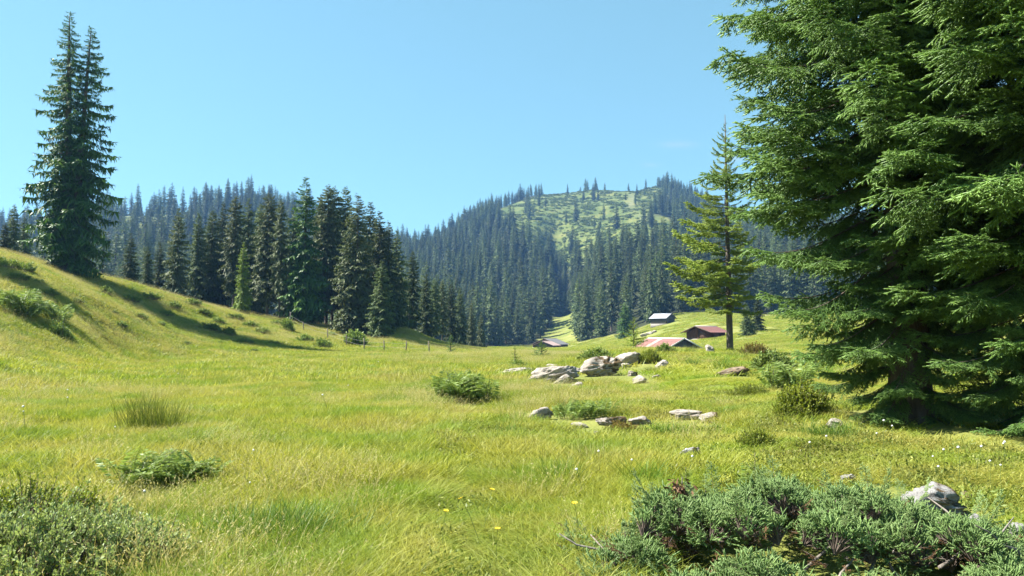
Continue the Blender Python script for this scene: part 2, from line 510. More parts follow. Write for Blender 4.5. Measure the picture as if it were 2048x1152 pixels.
for k_, (nm, _) in enumerate(_specs):
    q = _Q[_sel[k_]]
    if k_ == 0:
        q = np.concatenate([q, _c[:, [0, 1, 2, 2]]]) if False else q
    used, inv = np.unique(q, return_inverse=True)
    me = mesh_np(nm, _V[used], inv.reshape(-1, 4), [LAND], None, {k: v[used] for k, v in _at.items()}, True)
    tag(link(nm, me), kind='structure')
# small disc under the walker
_d = _V[np.concatenate([_c[:, 1], _c[:1, 0]])]
_k2 = len(_c)
me = mesh_np('meadow', _d, np.stack([np.arange(_k2), (np.arange(_k2) + 1) % _k2, np.full(_k2, _k2)], -1)[:, ::-1], [LAND], None, {k: np.zeros(len(_d)) for k in _at}, True)
tag(link('meadow', me), kind='structure')

# ------------------------------------------------------------------ haze: the air of the valley
HAZE_DENSITY = 0.00018
m, nt, out = new_mat('valley_air')
pv = N(nt, 'VolumePrincipled')
pv.inputs['Color'].default_value = (.22, .48, 1.0, 1)
pv.inputs['Density'].default_value = HAZE_DENSITY
pv.inputs['Anisotropy'].default_value = 0.2
nt.links.new(pv.outputs[0], out.inputs['Volume'])
b = MB(); b.box((-2750, -2750, -12), (2750, 2750, 290))
tag(link('haze', b.mesh('haze', [m])), kind='stuff')
# ------------------------------------------------------------------ spruces
NEEDLE = foliage_mat('spruce_needles', (.022, .056, .012), (.075, .155, .030), (.225, .365, .080), .22, .5, spec=.35, objvar=.12)
NEEDLE_PALE = foliage_mat('young_spruce_needles', (.07, .11, .018), (.175, .25, .034), (.33, .41, .065), .32, .5, spec=.3, objvar=.12)
NEEDLE_FAR = foliage_mat('forest_needles', (.035, .060, .024), (.090, .130, .046), (.185, .215, .08), .25, .6, objvar=.42)
NEEDLE_GREY = foliage_mat('lichen_grey_needles', (.048, .066, .028), (.115, .145, .06), (.21, .23, .11), .2, .6, objvar=.15)
BARK = plain_mat('spruce_bark', [(.3, (.045, .036, .029)), (.55, (.12, .098, .077)), (.75, (.21, .18, .145))], 6, .9, .8, 18, stretch=(1, 1, .25))
TWIGW = plain_mat('dead_twigs', [(.3, (.06, .045, .035)), (.6, (.13, .10, .08))], 8, .9)
TREEM = [NEEDLE, TWIGW]

def unit(v):
    return v / (np.linalg.norm(v, axis=-1, keepdims=True) + 1e-9)
def shoots_to_needles(P, D, L, tint, rg, nn=20, nl=.02, nw=.0042):
    """Bottle-brush shoots: P start, D direction, L length -> triangles."""
    k = len(P)
    up = np.tile([0, 0, 1.0], (k, 1))
    A = unit(np.cross(D, up) + 1e-4); B = np.cross(A, D)
    t = (np.arange(nn) + .6) / nn
    ph = np.arange(nn)[None, :] * 2.39996 + rg.uniform(0, 6.28, (k, 1))
    base = P[:, None, :] + D[:, None, :] * (L[:, None] * t[None, :])[..., None]
    rad = np.cos(ph)[..., None] * A[:, None, :] + np.sin(ph)[..., None] * B[:, None, :] * .8 + np.array([0, 0, .12])
    nd = unit(rad * .85 + D[:, None, :] * (.55 + .5 * t[None, :, None] ** 3))
    ln = nl * (1.05 - .35 * t ** 2)[None, :] * rg.uniform(.85, 1.15, (k, nn))
    side = unit(np.cross(nd, D[:, None, :] + .01)) * nw / 2
    v0 = base - side; v1 = base + side
    v2 = base + nd * ln[..., None]
    V = np.stack([v0, v1, v2], 2).reshape(-1, 3)
    T = np.arange(len(V)).reshape(-1, 3)
    tt = np.clip(tint[:, None] + .22 * (t - .5)[None, :] + rg.normal(0, .05, (k, nn)), 0, 1)
    tt = np.repeat(tt.reshape(-1), 3)
    # the packed needles close to the shoot's axis
    a3 = np.arange(3) * 2 * math.pi / 3
    ring = np.cos(a3)[None, :, None] * A[:, None, :] + np.sin(a3)[None, :, None] * B[:, None, :]
    c0 = P[:, None, :] + ring * nl * .30
    c1 = P[:, None, :] + D[:, None, :] * (L * .72)[:, None, None] + ring * nl * .36
    tip = (P + D * (L * 1.04)[:, None])[:, None, :]
    CV = np.concatenate([c0, c1, tip], 1).reshape(-1, 3)
    tri = np.array([[0, 1, 4], [0, 4, 3], [1, 2, 5], [1, 5, 4], [2, 0, 3], [2, 3, 5], [3, 4, 6], [4, 5, 6], [5, 3, 6]])
    CT = (np.arange(k)[:, None, None] * 7 + tri[None]).reshape(-1, 3) + len(V)
    ct = np.repeat(np.clip(tint - .08, 0, 1), 7)
    return np.concatenate([V, CV]), np.concatenate([T, CT]), np.concatenate([tt, ct])
def axis_curve(L, rg, sag=.33, lift=.16, n=14, wob=.03):
    t = np.linspace(0, 1, n)
    x = L * t
    z = -sag * L * t ** 1.25 + lift * L * t ** 4
    y = L * wob * np.sin(t * rg.uniform(2, 4) + rg.uniform(0, 6)) * t
    return np.stack([x, y, z], -1)
def lerp_curve(P, t):
    n = len(P) - 1
    f = np.clip(t, 0, 1) * n
    i = np.minimum(f.astype(int), n - 1)
    a = (f - i)[:, None]
    return P[i] * (1 - a) + P[i + 1] * a, unit(P[i + 1] - P[i])
def fine_bough(L, rg, bare=.22, dens=1.0, droop=.5, nn=14, tint0=.5, nl=.026, nw=.009, step=.05, sag=.30, lift=.20, shoot=.10):
    """A bough: side branches, twigs on them, shoots with single needles; grows along +X from the trunk."""
    b = MB()
    ax = axis_curve(L, rg, sag, lift)
    b.tube(ax, np.linspace(.026, .004, len(ax)) * L / 3, 5, 1, .5)
    SP, SD, SL, ST = [], [], [], []
    def shoot_(p, d, l, t):
        SP.append(p.copy()); SD.append(d); SL.append(l); ST.append(t)
    UP = np.array([0, 0, 1.0])
    def twig(p, d, l, t, hang, lev):
        """a chain of shoots with side shoots"""
        m = max(1, int(round(l / shoot)))
        for j in range(m):
            q = (j + 1) / m
            dd = unit(d + np.array([0, 0, -hang * q]) + rg.normal(0, .08, 3))
            shoot_(p, dd, l / m * 1.15, t + .18 * q)
            if lev < 1 and m > 1:
                for s3 in (1, -1):
                    if rg.random() < .8:
                        e = unit(np.cross(dd, UP) + rg.normal(0, .25, 3)) * s3
                        shoot_(p + dd * l / m * rg.uniform(.2, .7), unit(dd * .7 + e * .75 + np.array([0, 0, rg.normal(-.1, .15)])), rg.uniform(.5, .95) * shoot, t + .12 + .15 * q)
            p = p + dd * l / m
    n2 = int(L * (1 - bare) / .085 * dens)
    ts = bare + (.99 - bare) * np.linspace(0, 1, n2) ** .92 + rg.normal(0, .008, n2)
    ts = np.clip(ts, bare, .985)
    o2, d2 = lerp_curve(ax, ts)
    for i in range(n2):
        t = ts[i]; s = 1 if i % 2 else -1
        l = L / 3 * (.20 + .95 * (1 - t) ** .7 * min(1, .35 + (t - bare) / .22)) * rg.uniform(.75, 1.2)
        fwd = d2[i]; side = unit(np.cross(fwd, UP)) * s
        ang = math.radians(rg.uniform(36, 58))
        d = unit(fwd * math.cos(ang) + side * math.sin(ang) + np.array([0, 0, rg.normal(-.12, .14)]))
        m = max(2, int(l / step / 1.6))
        p = o2[i].copy()
        hg = droop * (1 - .6 * t) * rg.uniform(.5, 1.4)
        pts = [p.copy()]
        for j in range(m):
            q = (j + 1) / m
            dd = unit(d + np.array([0, 0, -hg * q ** .8 + .15 * q ** 4]))
            if j == m - 1:
                twig(p, dd, .16 * L / 3 + .05, tint0 + .05 + .2 * t, 0, 0)
            if q > .12:
                for s3 in (1, -1):
                    if rg.random() < .88:
                        e = unit(np.cross(dd, UP)) * s3
                        a3 = math.radians(rg.uniform(38, 62))
                        dn = -hg * rg.uniform(0, 1.5) * (1 - .5 * q)
                        d3 = unit(dd * math.cos(a3) + e * math.sin(a3) + np.array([0, 0, dn + rg.normal(0, .1)]))
                        twig(p + dd * l / m * rg.random(), d3, (.09 + .25 * (1 - q) ** .8 * min(1, q * 3)) * rg.uniform(.7, 1.3), tint0 - .18 + .25 * q + .15 * t, .35 * hg, 0)
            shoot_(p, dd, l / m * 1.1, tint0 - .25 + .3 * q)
            p = p + dd * l / m
            pts.append(p.copy())
        b.tube(np.array(pts), np.linspace(.007, .002, len(pts)), 3, 1, .5, cap=False)
    oL, dL = lerp_curve(ax, np.linspace(.86, .98, 4))
    for i in range(4):
        twig(oL[i], unit(dL[i] + rg.normal(0, .15, 3)), .2 * L / 3, tint0 + .2, -.1, 0)
    V, T, tt = shoots_to_needles(np.array(SP), np.array(SD), np.array(SL), np.array(ST), rg, nn, nl, nw)
    b.add(V, T, 0, tt)
    dead = np.linspace(.05, bare + .15, int(12 * dens))
    od, dd = lerp_curve(ax, dead)
    for i in range(len(dead)):
        s = rg.choice([-1, 1])
        e = unit(dd[i] * .5 + unit(np.cross(dd[i], UP)) * s + np.array([0, 0, rg.uniform(-.9, .1)]))
        l = rg.uniform(.2, .7)
        k = np.array([0, 0, .004])
        mid = od[i] + e * l * .5 + rg.normal(0, .03, 3)
        end = od[i] + e * l + np.array([0, 0, -.12 * l])
        b.add([od[i] - k, od[i] + k, mid - k * .7, mid + k * .7, end], [[0, 1, 3], [0, 3, 2], [2, 3, 4]], 1, .5)
    return b.arrays()
def blade_bough(L, rg, n2=16, n3=5, droop=.6, sag=.33, lift=.12, bare=.15, w=.09, wood=True, tint0=.5, side_len=.40, hang_k=1.0):
    """A coarser bough for trees farther off: every twig is a row of small leaf-sized faces."""
    b = MB()
    ax = axis_curve(L, rg, sag, lift, 8)
    if wood:
        b.tube(ax[:6], np.linspace(.03, .012, 6) * L / 3, 3, 1, .5, cap=False)
    ts = np.linspace(bare, .97, n2) + rg.normal(0, .01, n2)
    o2, d2 = lerp_curve(ax, ts)
    Vs, tt = [], []
    for i in range(n2):
        t = ts[i]; s = 1 if i % 2 else -1
        l = L * (.07 + side_len * (1 - t) ** .8 * min(1, .4 + (t - bare) / .2)) * rg.uniform(.7, 1.25)
        side = unit(np.cross(d2[i], [0, 0, 1.0])) * s
        a = math.radians(rg.uniform(40, 65))
        d = unit(d2[i] * math.cos(a) + side * math.sin(a) + np.array([0, 0, rg.normal(-.15, .2)]))
        p = o2[i].copy()
        for j in range(n3):
            q = (j + 1) / n3
            dd = unit(d + np.array([0, 0, -droop * q * rg.uniform(.5, 1.5)]))
            e = unit(np.cross(dd, [0, 0, 1.0]) + rg.normal(0, .25, 3))
            ww = w * L / 3 * (1.15 - .7 * q) * rg.uniform(.8, 1.3)
            tip = p + dd * l / n3 * 1.7 + rg.normal(0, .25 * ww, 3)
            hang = np.array([0, 0, -ww * rg.uniform(.1, .9)])
            Vs += [p + e * ww, p - e * ww + hang, tip]
            tt += [tint0 - .25 + .4 * q + rg.normal(0, .08)] * 3
            p = p + dd * l / n3
    # twigs hanging below the bough
    nh = n2 + 4
    oh, dh = lerp_curve(ax, rg.uniform(bare * .6, .95, nh))
    for i in range(nh):
        k = rg.normal(0, .10 * L, 1)[0] * .6
        e = unit(dh[i] + rg.normal(0, .35, 3)) * w * L / 3 * rg.uniform(.9, 1.7)
        p = oh[i] + [0, k, 0]
        dn = np.array([rg.normal(.03, .05), rg.normal(0, .05), -rg.uniform(.06, .17)]) * L * hang_k
        Vs += [p - e, p + e, p + dn]
        tt += [tint0 - .12 + rg.normal(0, .1)] * 3
    o = ax[-1]
    Vs += [ax[-2] + [0, .05 * L, 0], ax[-2] - [0, .05 * L, 0], o + (o - ax[-2]) * .5]
    tt += [tint0 + .2] * 3
    b.add(np.array(Vs), np.arange(len(Vs)).reshape(-1, 3), 0, np.clip(tt, 0, 1))
    return b.arrays()
def trunk_mb(h, r0, rg, n=8, lean=0.004, top=.012, flare=1.35):
    b = MB()
    t = np.array([0, .015, .05, .15, .3, .5, .7, .85, 1.0])
    P = np.stack([h * lean * np.sin(t * 2.2 + rg.uniform(0, 6)) * t, h * lean * np.sin(t * 1.7 + rg.uniform(0, 6)) * t, h * t - .25], -1)
    R = r0 * (1 - t) ** .85 + top
    R[0] *= flare; R[1] *= 1.12
    b.tube(P, R, n, 0, .5)
    return b, P
def crown_mb(h, R, rg, boughs, c0=.06, n_whorl=26, per=6, prof=.75, pitch_top=35, pitch_low=-12, gaps=.06, blunt=.0, one_side=None, ragged=.25, tint_low=-.12, minr=.06):
    """A crown of boughs in whorls round a trunk of height H; R is the largest radius."""
    b = MB()
    for i in range(n_whorl):
        f = c0 + (1 - c0) * (1 - (1 - (i + .3) / n_whorl) ** 1.4)
        g = (f - c0) / (1 - c0)
        rad = R * max(minr, (1 - g) ** prof) * min(1.0, .62 + g / .22 * .38)
        k = max(3, int(round(per * (1 - .35 * g))))
        a0 = rg.uniform(0, 6.28)
        for j in range(k):
            if rg.random() < gaps:
                continue
            az = a0 + j * 2 * math.pi / k + rg.normal(0, .25)
            l = rad * rg.uniform(1 - ragged, 1 + ragged)
            if one_side is not None:
                l *= 1 + one_side[1] * math.cos(az - one_side[0])
            pit = math.radians(pitch_low + (pitch_top - pitch_low) * g ** 1.5 + rg.normal(0, 6))
            o = boughs[rg.integers(len(boughs))]
            Lb = o[0][:, 0].max()
            z = h * f + rg.uniform(-.5, .5) * h / n_whorl
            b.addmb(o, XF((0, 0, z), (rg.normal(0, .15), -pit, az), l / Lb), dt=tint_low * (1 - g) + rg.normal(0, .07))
    # leader
    o = boughs[0]
    Lb = o[0][:, 0].max()
    for a in range(4):
        b.addmb(o, XF((0, 0, h * (.962 + .008 * a)), (0, math.radians(-45 - 8 * a), a * 1.7), h * .02 / Lb), dt=.05)
    return b

# distant trees: a few crowns, each a few hundred faces
FAR_MATS = [NEEDLE_FAR, BARK]
def far_tree(h, R, rg, n_whorl, per, prof, c0, n2=8, n3=2, w=.40, gaps=.04):
    bo = [blade_bough(3, rg, n2, n3, .7, .34, .10, .1, w, False, .5, .5, 1.2) for _ in range(5)]
    b = crown_mb(h, R, rg, bo, c0, n_whorl, per, prof, 30, -18, gaps, ragged=.3, minr=.09)
    t, _ = trunk_mb(h, .013 * h + .06, rg, 5)
    V, T, M, A = t.arrays()
    b.addmb((V, T, np.ones(len(T), int), A))
    return b
FAR = []
for k_ in range(6):
    rg_ = np.random.default_rng(100 + k_)
    bm_ = far_tree(20, [3.9, 3.4, 4.3, 3.6, 3.1, 4.0][k_], rg_, 27, 7, [.62, .5, .7, .55, .5, .72][k_], [.05, .1, .03, .12, .14, .05][k_])
    FAR.append(bm_.mesh('forest_spruce', FAR_MATS))
MID = []
for k_ in range(6):
    rg_ = np.random.default_rng(200 + k_)
    bo_ = [blade_bough(3, rg_, 14, 3, .8, .36, .12, .1, .20, False, .5, .5, 1.2) for _ in range(6)]
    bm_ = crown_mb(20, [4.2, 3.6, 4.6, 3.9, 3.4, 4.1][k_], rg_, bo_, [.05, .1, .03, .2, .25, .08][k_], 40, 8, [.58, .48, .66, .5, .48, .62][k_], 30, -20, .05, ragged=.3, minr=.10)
    tb_, _ = trunk_mb(20, .26, rg_, 7)
    MID.append((bm_.mesh('spruce_crown', [NEEDLE_FAR, TWIGW]), tb_.mesh('spruce_trunk', [BARK], True)))
print('far tris', [len(m.polygons) for m in FAR], 'mid', [len(m[0].polygons) for m in MID])
# ------------------------------------------------------------------ the wooded slopes
fr = np.random.default_rng(11)
def sample_forest():
    pts = []
    n = 105000
    th = fr.uniform(math.atan((-1100 - 1024) / F), math.atan((3300 - 1024) / F), n)
    r = np.sqrt(fr.uniform(190 ** 2, 1250 ** 2, n))
    x = r * np.sin(th); y = r * np.cos(th)
    z = ground(x, y)
    fo, sc, so, dry = far_masks(x, y, z)
    px, py = project(np.stack([x, y, z], -1))
    openp = (in_poly(px, py, OPEN_POLY)) & (r > 560)
    leftp = (fo < .5) & (px < 430) & (r > 560)
    # scattered clumps on the open pasture, a crest line of spruces on the ridge
    cl = _wsum(_WF, x * 1.9, y * 1.9)
    keep = (fo > .5) | (openp & (cl > 1.0) & (fr.random(n) < .2)) | (openp & (fr.random(n) < .006)) | (leftp & (fr.random(n) < .04) )
    keep &= ~((r > 1100) & (fr.random(n) < .5))
    keep &= ~((sc > .45) & (r > 500))
    keep &= ~((px < 760) & (r > 640) & (_wsum(_WF, x * 1.3 + 70, y * 1.3) < -.75))
    keep &= ~(openp & (px > 1225) & (fr.random(n) < .6))
    idx = np.nonzero(keep)[0]
    cell = {}
    out = []
    for i in idx:
        dmin = 6.2 if r[i] < 420 else 7.6
        cx, cy = int(x[i] // 8), int(y[i] // 8)
        ok = True
        for a in (-1, 0, 1):
            for b in (-1, 0, 1):
                for j in cell.get((cx + a, cy + b), ()):
                    if (x[i] - x[j]) ** 2 + (y[i] - y[j]) ** 2 < dmin * dmin:
                        ok = False; break
                if not ok: break
            if not ok: break
        if ok:
            cell.setdefault((cx, cy), []).append(i)
            out.append(i)
    out = np.array(out)
    return x[out], y[out], z[out], r[out], px[out], py[out]
fx, fy, fz, frr, fpx, fpy = sample_forest()
hgt = np.clip(fr.normal(19.5, 4.6, len(fx)), 8, 30)
hgt *= np.where(frr > 850, .82, np.where(frr > 600, 1.0, 1.1))
hgt *= np.where((fpx < 820) & (frr > 600), 1.08, 1.0)
# what stands clear in the picture (as seen from the path): nearest ones first, not behind the grove or the big spruces
sz = hgt / frr
vis = (fpx > 235) & (fpx < 1560) & ~((fpx > 470) & (fpx < 800) & (fpy - sz * F > 430)) & (frr < 520)
order = np.argsort(-sz * vis)
n_single = 215
single = order[:n_single]
rest = np.setdiff1d(np.arange(len(fx)), single)
print('forest trees', len(fx), 'singles', len(single))
def zone(px):
    if px < 820:
        return ('dark spruce in the wood on the ridge behind the grove', 'spruces in the wood behind the grove')
    if px < 1110:
        return ('dark green spruce in the dense wood covering the mountain foot above the lowest hut', 'spruces of the wood above the lowest hut')
    return ('dark green spruce in the dense wood behind the upper pasture and its huts', 'spruces of the wood behind the pasture')
for i in single:
    k = int(fr.integers(len(FAR)))
    o = link('spruce', FAR[k], None, (fx[i], fy[i], fz[i] - .3), (0, 0, fr.uniform(0, 6.28)), hgt[i] / 20 * np.array([fr.uniform(.85, 1.15)] * 2 + [1.0]))
    lb, gr = zone(fpx[i])
    tag(o, lb, 'tree', gr)

# many like things as one object, scattered by geometry nodes over given points
def scatter(name, P, R, S, idx, meshes, mats=None):
    me = bpy.data.meshes.new(name)
    P = np.asarray(P, np.float32)
    me.vertices.add(len(P))
    me.vertices.foreach_set('co', P.ravel())
    for an, typ, av in (('rot', 'FLOAT_VECTOR', R), ('scl', 'FLOAT_VECTOR', S)):
        a = me.attributes.new(an, typ, 'POINT')
        a.data.foreach_set('vector', np.ascontiguousarray(av, np.float32).ravel())
    a = me.attributes.new('idx', 'INT', 'POINT')
    a.data.foreach_set('value', np.ascontiguousarray(idx, np.int32))
    o = link(name, me)
    ng = bpy.data.node_groups.new(name, 'GeometryNodeTree')
    ng.interface.new_socket('Geometry', in_out='INPUT', socket_type='NodeSocketGeometry')
    ng.interface.new_socket('Geometry', in_out='OUTPUT', socket_type='NodeSocketGeometry')
    gi = ng.nodes.new('NodeGroupInput'); go = ng.nodes.new('NodeGroupOutput')
    iop = ng.nodes.new('GeometryNodeInstanceOnPoints')
    jn = ng.nodes.new('GeometryNodeJoinGeometry')
    for m in meshes:
        src = bpy.data.objects.new(m.name + '_source', m)
        oi = ng.nodes.new('GeometryNodeObjectInfo')
        oi.inputs['Object'].default_value = src
        oi.inputs['As Instance'].default_value = False
        g2i = ng.nodes.new('GeometryNodeGeometryToInstance')
        ng.links.new(oi.outputs['Geometry'], g2i.inputs[0])
        ng.links.new(g2i.outputs[0], jn.inputs[0])
    def na(nm, typ):
        n = ng.nodes.new('GeometryNodeInputNamedAttribute')
        n.data_type = typ
        n.inputs[0].default_value = nm
        return n.outputs[0]
    ng.links.new(gi.outputs[0], iop.inputs['Points'])
    ng.links.new(jn.outputs[0], iop.inputs['Instance'])
    iop.inputs['Pick Instance'].default_value = True
    ng.links.new(na('idx', 'INT'), iop.inputs['Instance Index'])
    ng.links.new(na('rot', 'FLOAT_VECTOR'), iop.inputs['Rotation'])
    ng.links.new(na('scl', 'FLOAT_VECTOR'), iop.inputs['Scale'])
    ng.links.new(iop.outputs[0], go.inputs[0])
    md = o.modifiers.new('scatter', 'NODES')
    md.node_group = ng
    return tag(o, kind='stuff')
nr_ = len(rest)
sx_ = hgt[rest] / 20
wd_ = sx_ * fr.uniform(.85, 1.15, nr_)
tag(scatter('distant_forest', np.stack([fx[rest], fy[rest], fz[rest] - .4], -1),
        np.stack([np.zeros(nr_), np.zeros(nr_), fr.uniform(0, 6.28, nr_)], -1),
        np.stack([wd_, wd_, sx_], -1), fr.integers(0, len(FAR), nr_), FAR),
    'dense spruce forest covering the mountain and the wooded ridge', 'forest')

# green alder scrub on the open slope of the mountain
SCRUB = foliage_mat('alder_scrub', (.055, .085, .02), (.10, .14, .03), (.165, .20, .05), .25, .6, objvar=.3)
def scrub_mesh(k):
    rg = np.random.default_rng(400 + k)
    n = 90
    c = rg.normal(0, 1, (n, 3)); c = unit(c) * rg.uniform(.5, 1, (n, 1)) ** .5
    c[:, 2] = np.abs(c[:, 2]) * .7
    d = rg.normal(0, .22, (n, 3, 3))
    V = (c[:, None, :] + d).reshape(-1, 3)
    return mesh_np('alder', V, np.arange(len(V)).reshape(-1, 3), [SCRUB], None, {'tint': np.repeat(rg.uniform(.1, 1, n), 3)})
n = 26000
th = fr.uniform(math.atan((950 - 1024) / F), math.atan((1480 - 1024) / F), n)
r = np.sqrt(fr.uniform(560 ** 2, 1160 ** 2, n))
x = r * np.sin(th); y = r * np.cos(th); z = ground(x, y)
px, py = project(np.stack([x, y, z], -1))
fo, sc, so, dry = far_masks(x, y, z)
den = .5 + .5 * _wsum(_WF, x * 2.6 + 40, y * 2.6)
k = in_poly(px, py, OPEN_POLY) & (sc < .3) & (fr.random(n) < np.clip(den, .1, 1) * .55 * np.where((px > 1290) & (py > 430), .2, 1))
s = fr.uniform(.8, 2.2, k.sum())
tag(scatter('alder_scrub', np.stack([x[k], y[k], z[k] - .2], -1), np.stack([s * 0, s * 0, fr.uniform(0, 6.28, len(s))], -1), np.stack([s * 1.3, s * 1.3, s * .9], -1), fr.integers(0, 4, len(s)), [scrub_mesh(q) for q in range(4)]),
    'low green scrub covering the open mountain slope', 'scrub')
# ------------------------------------------------------------------ the grove on the spur of the left slope
gr_ = np.random.default_rng(21)
MID_VAR = {}
def mid_meshes(k, mat):
    """crown and trunk of a middle-distance spruce, in another needle colour if asked."""
    if mat is NEEDLE_FAR:
        return MID[k]
    if (k, mat.name) not in MID_VAR:
        me = MID[k][0].copy()
        me.materials[0] = mat
        MID_VAR[(k, mat.name)] = (me, MID[k][1])
    return MID_VAR[(k, mat.name)]
G = 'spruces of the grove on the spur'
def mid_spruce(px, Y, top, k, wf, mat, label, group=G, sink=.2):
    p = at(px, Y)
    h = zrow(top, Y) - p[2]
    root = thing('spruce', label, 'tree', (p[0], p[1], p[2] - sink), gr_.uniform(0, 6.28), group)
    s = (h + sink) / 20.3
    root.scale = (s * wf * 1.15, s * wf * 1.15, s)
    cm, tm = mid_meshes(k, mat)
    link('crown', cm, root); link('trunk', tm, root)
    return root
NF, NG, NN, NP = NEEDLE_FAR, NEEDLE_GREY, NEEDLE, NEEDLE_PALE
for a in [
    (22, 92, 408, 4, .62, NF, 'thin sparse spruce standing behind the crest at the far left edge of the photo'),
    (6, 88, 446, 3, .8, NF, 'small spruce at the very left border of the photo behind the crest'),
    (44, 96, 432, 1, .6, NF, 'small thin spruce between the sparse spruce and the tall twin spruce'),
    (258, 96, 464, 2, .75, NF, 'small full spruce just right of the tall twin-topped spruce'),
    (292, 100, 490, 1, .7, NF, 'short dark spruce, second right of the twin-topped spruce'),
    (316, 102, 482, 0, .6, NF, 'short slim spruce, third right of the twin-topped spruce'),
    (352, 98, 414, 2, .72, NG, 'tall spruce at the left end of the grove, its top well above its neighbours'),
    (392, 104, 424, 0, .68, NF, 'dark spruce next right of the tallest one at the left end of the grove'),
    (420, 106, 418, 1, .75, NF, 'dark dense spruce, third from the left end of the grove'),
    (441, 108, 404, 2, .62, NF, 'dark spruce hidden to its waist behind a sparse one in the left of the grove'),
    (466, 99, 390, 4, .78, NG, 'tall sparse spruce with gaps between its boughs in the left of the grove'),
    (492, 104, 394, 0, .66, NF, 'spruce whose top rises over the bright green young spruce'),
    (484, 92, 482, 2, .62, NP, 'bright green younger spruce in front of the left half of the grove'),
    (516, 108, 405, 1, .7, NF, 'dark spruce between the greyish spruce and the young green spruce'),
    (534, 97, 384, 3, .82, NG, 'greyish spruce with bare lower boughs left of the bare trunk'),
    (558, 95, 398, 4, .62, NG, 'thin spruce with a long bare trunk beside the patch of bare soil'),
    (584, 110, 408, 0, .7, NF, 'dark spruce half hidden behind the tallest spruce of the grove, on its left side'),
    (607, 95, 351, 2, .80, NN, 'tallest spruce of the grove, full and green down to the ground'),
    (636, 111, 402, 1, .7, NF, 'dark spruce behind the gap right of the tallest spruce of the grove'),
    (652, 99, 367, 3, .80, NG, 'tall pale spruce with two bare stems at its foot right of the tallest spruce'),
    (664, 103, 372, 4, .75, NF, 'slim spruce close behind the pale one with two bare stems'),
    (688, 104, 371, 1, .76, NF, 'tall spruce with a pointed top between the two pale spruces'),
    (712, 90, 386, 5, 1.0, NG, 'broad olive grey spruce at the front edge of the grove'),
    (738, 100, 402, 0, .85, NF, 'dark broad spruce at the right flank of the grove, tallest there'),
    (757, 96, 420, 2, .85, NF, 'dark spruce with drooping boughs at the right flank of the grove'),
    (775, 101, 440, 5, .85, NF, 'dark spruce, last but one at the right end of the grove'),
    (792, 106, 458, 2, .8, NF, 'dark spruce at the right end of the grove'),
    (762, 86, 520, 5, 1.1, NF, 'low wide dark spruce filling the foot of the right flank of the grove'),
    (824, 110, 500, 1, .74, NF, 'single spruce with a visible trunk standing right of the grove'),
    (851, 122, 545, 0, .8, NF, 'spruce next right of the single one with a visible trunk'),
    (868, 132, 556, 3, .75, NF, 'slim spruce at the start of the row right of the grove'),
    (884, 136, 558, 4, .75, NG, 'pale slim spruce in the row right of the grove'),
    (902, 142, 566, 1, .75, NF, 'dark spruce in the middle of the row right of the grove'),
    (920, 146, 574, 0, .75, NF, 'spruce right of the middle of the row beside the grove'),
    (943, 150, 600, 5, .7, NG, 'pale spruce near the right end of the row beside the grove'),
    (962, 156, 622, 2, .7, NG, 'small pale spruce at the right end of the row beside the grove'),
    (1251, 236, 604, 2, 1.35, NN, 'broad bushy spruce on the pasture left of the huts, in front of the wood'),
    (1495, 140, 606, 2, 1.25, NF, 'dark spruce on the pasture just right of the slender spruce trunk'),
    (1516, 150, 596, 0, 1.2, NF, 'dark spruce on the pasture, further right of the slender spruce trunk'),
    (1372, 278, 598, 5, 1.6, NF, 'wide low dark tree at the edge of the wood above the silver roof'),
    (1448, 282, 592, 2, 1.5, NF, 'wide dark spruce at the wood edge above the red roofed hut with a door'),
]:
    mid_spruce(*a)
# the wood continues to the left beyond the picture; these trees throw the shadows on the near slope
for a in [(-150, 54, 190, 2, .95, NF), (-215, 53, 120, 5, .95, NF), (-330, 58, 80, 2, .9, NF), (-430, 57, 50, 5, .9, NF)]:
    mid_spruce(*a, 'tall dark spruce on the slope beyond the left edge of the photo', 'spruces beyond the left edge')

# ------------------------------------------------------------------ the tall twin-topped spruce on the left slope
tr_ = np.random.default_rng(5)
def shear(o, kx, ky, x0=0, y0=0):
    V, T, M, A = o
    V = V.copy(); V[:, 0] += kx * V[:, 2] + x0; V[:, 1] += ky * V[:, 2] + y0
    return V, T, M, A
p = at(131, 70)
h1 = zrow(27, 70) - p[2] + .3
h2 = zrow(55, 70) - p[2] + .3
root = thing('twin_spruce', 'tall dark twin-topped spruce standing alone on the crest of the left slope', 'tree', (p[0], p[1], p[2] - .3))
bo_ = [blade_bough(3, tr_, 20, 4, .75, .30, .20, .12, .085, True, .48, .42, 1.5) for _ in range(8)]
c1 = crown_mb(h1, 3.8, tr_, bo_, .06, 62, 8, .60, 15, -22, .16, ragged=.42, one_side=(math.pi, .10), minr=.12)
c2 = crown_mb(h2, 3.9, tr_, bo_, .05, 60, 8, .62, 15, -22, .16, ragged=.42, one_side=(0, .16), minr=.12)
cb = MB(); cb.addmb(shear(c1.arrays(), -.018, .0))
link('crown', cb.mesh('crown', TREEM), root)
cb = MB(); cb.addmb(shear(c2.arrays(), .040, .0, .45, .3))
link('crown', cb.mesh('crown', TREEM), root)
t1, _ = trunk_mb(h1, .50, tr_, 10, top=.03)
tb = MB(); tb.addmb(shear(t1.arrays(), -.018, .0))
link('trunk', tb.mesh('trunk', [BARK], True), root)
t2, _ = trunk_mb(h2, .42, tr_, 10, top=.03)
tb = MB(); tb.addmb(shear(t2.arrays(), .040, .0, .42, .3))
link('trunk', tb.mesh('trunk', [BARK], True), root)

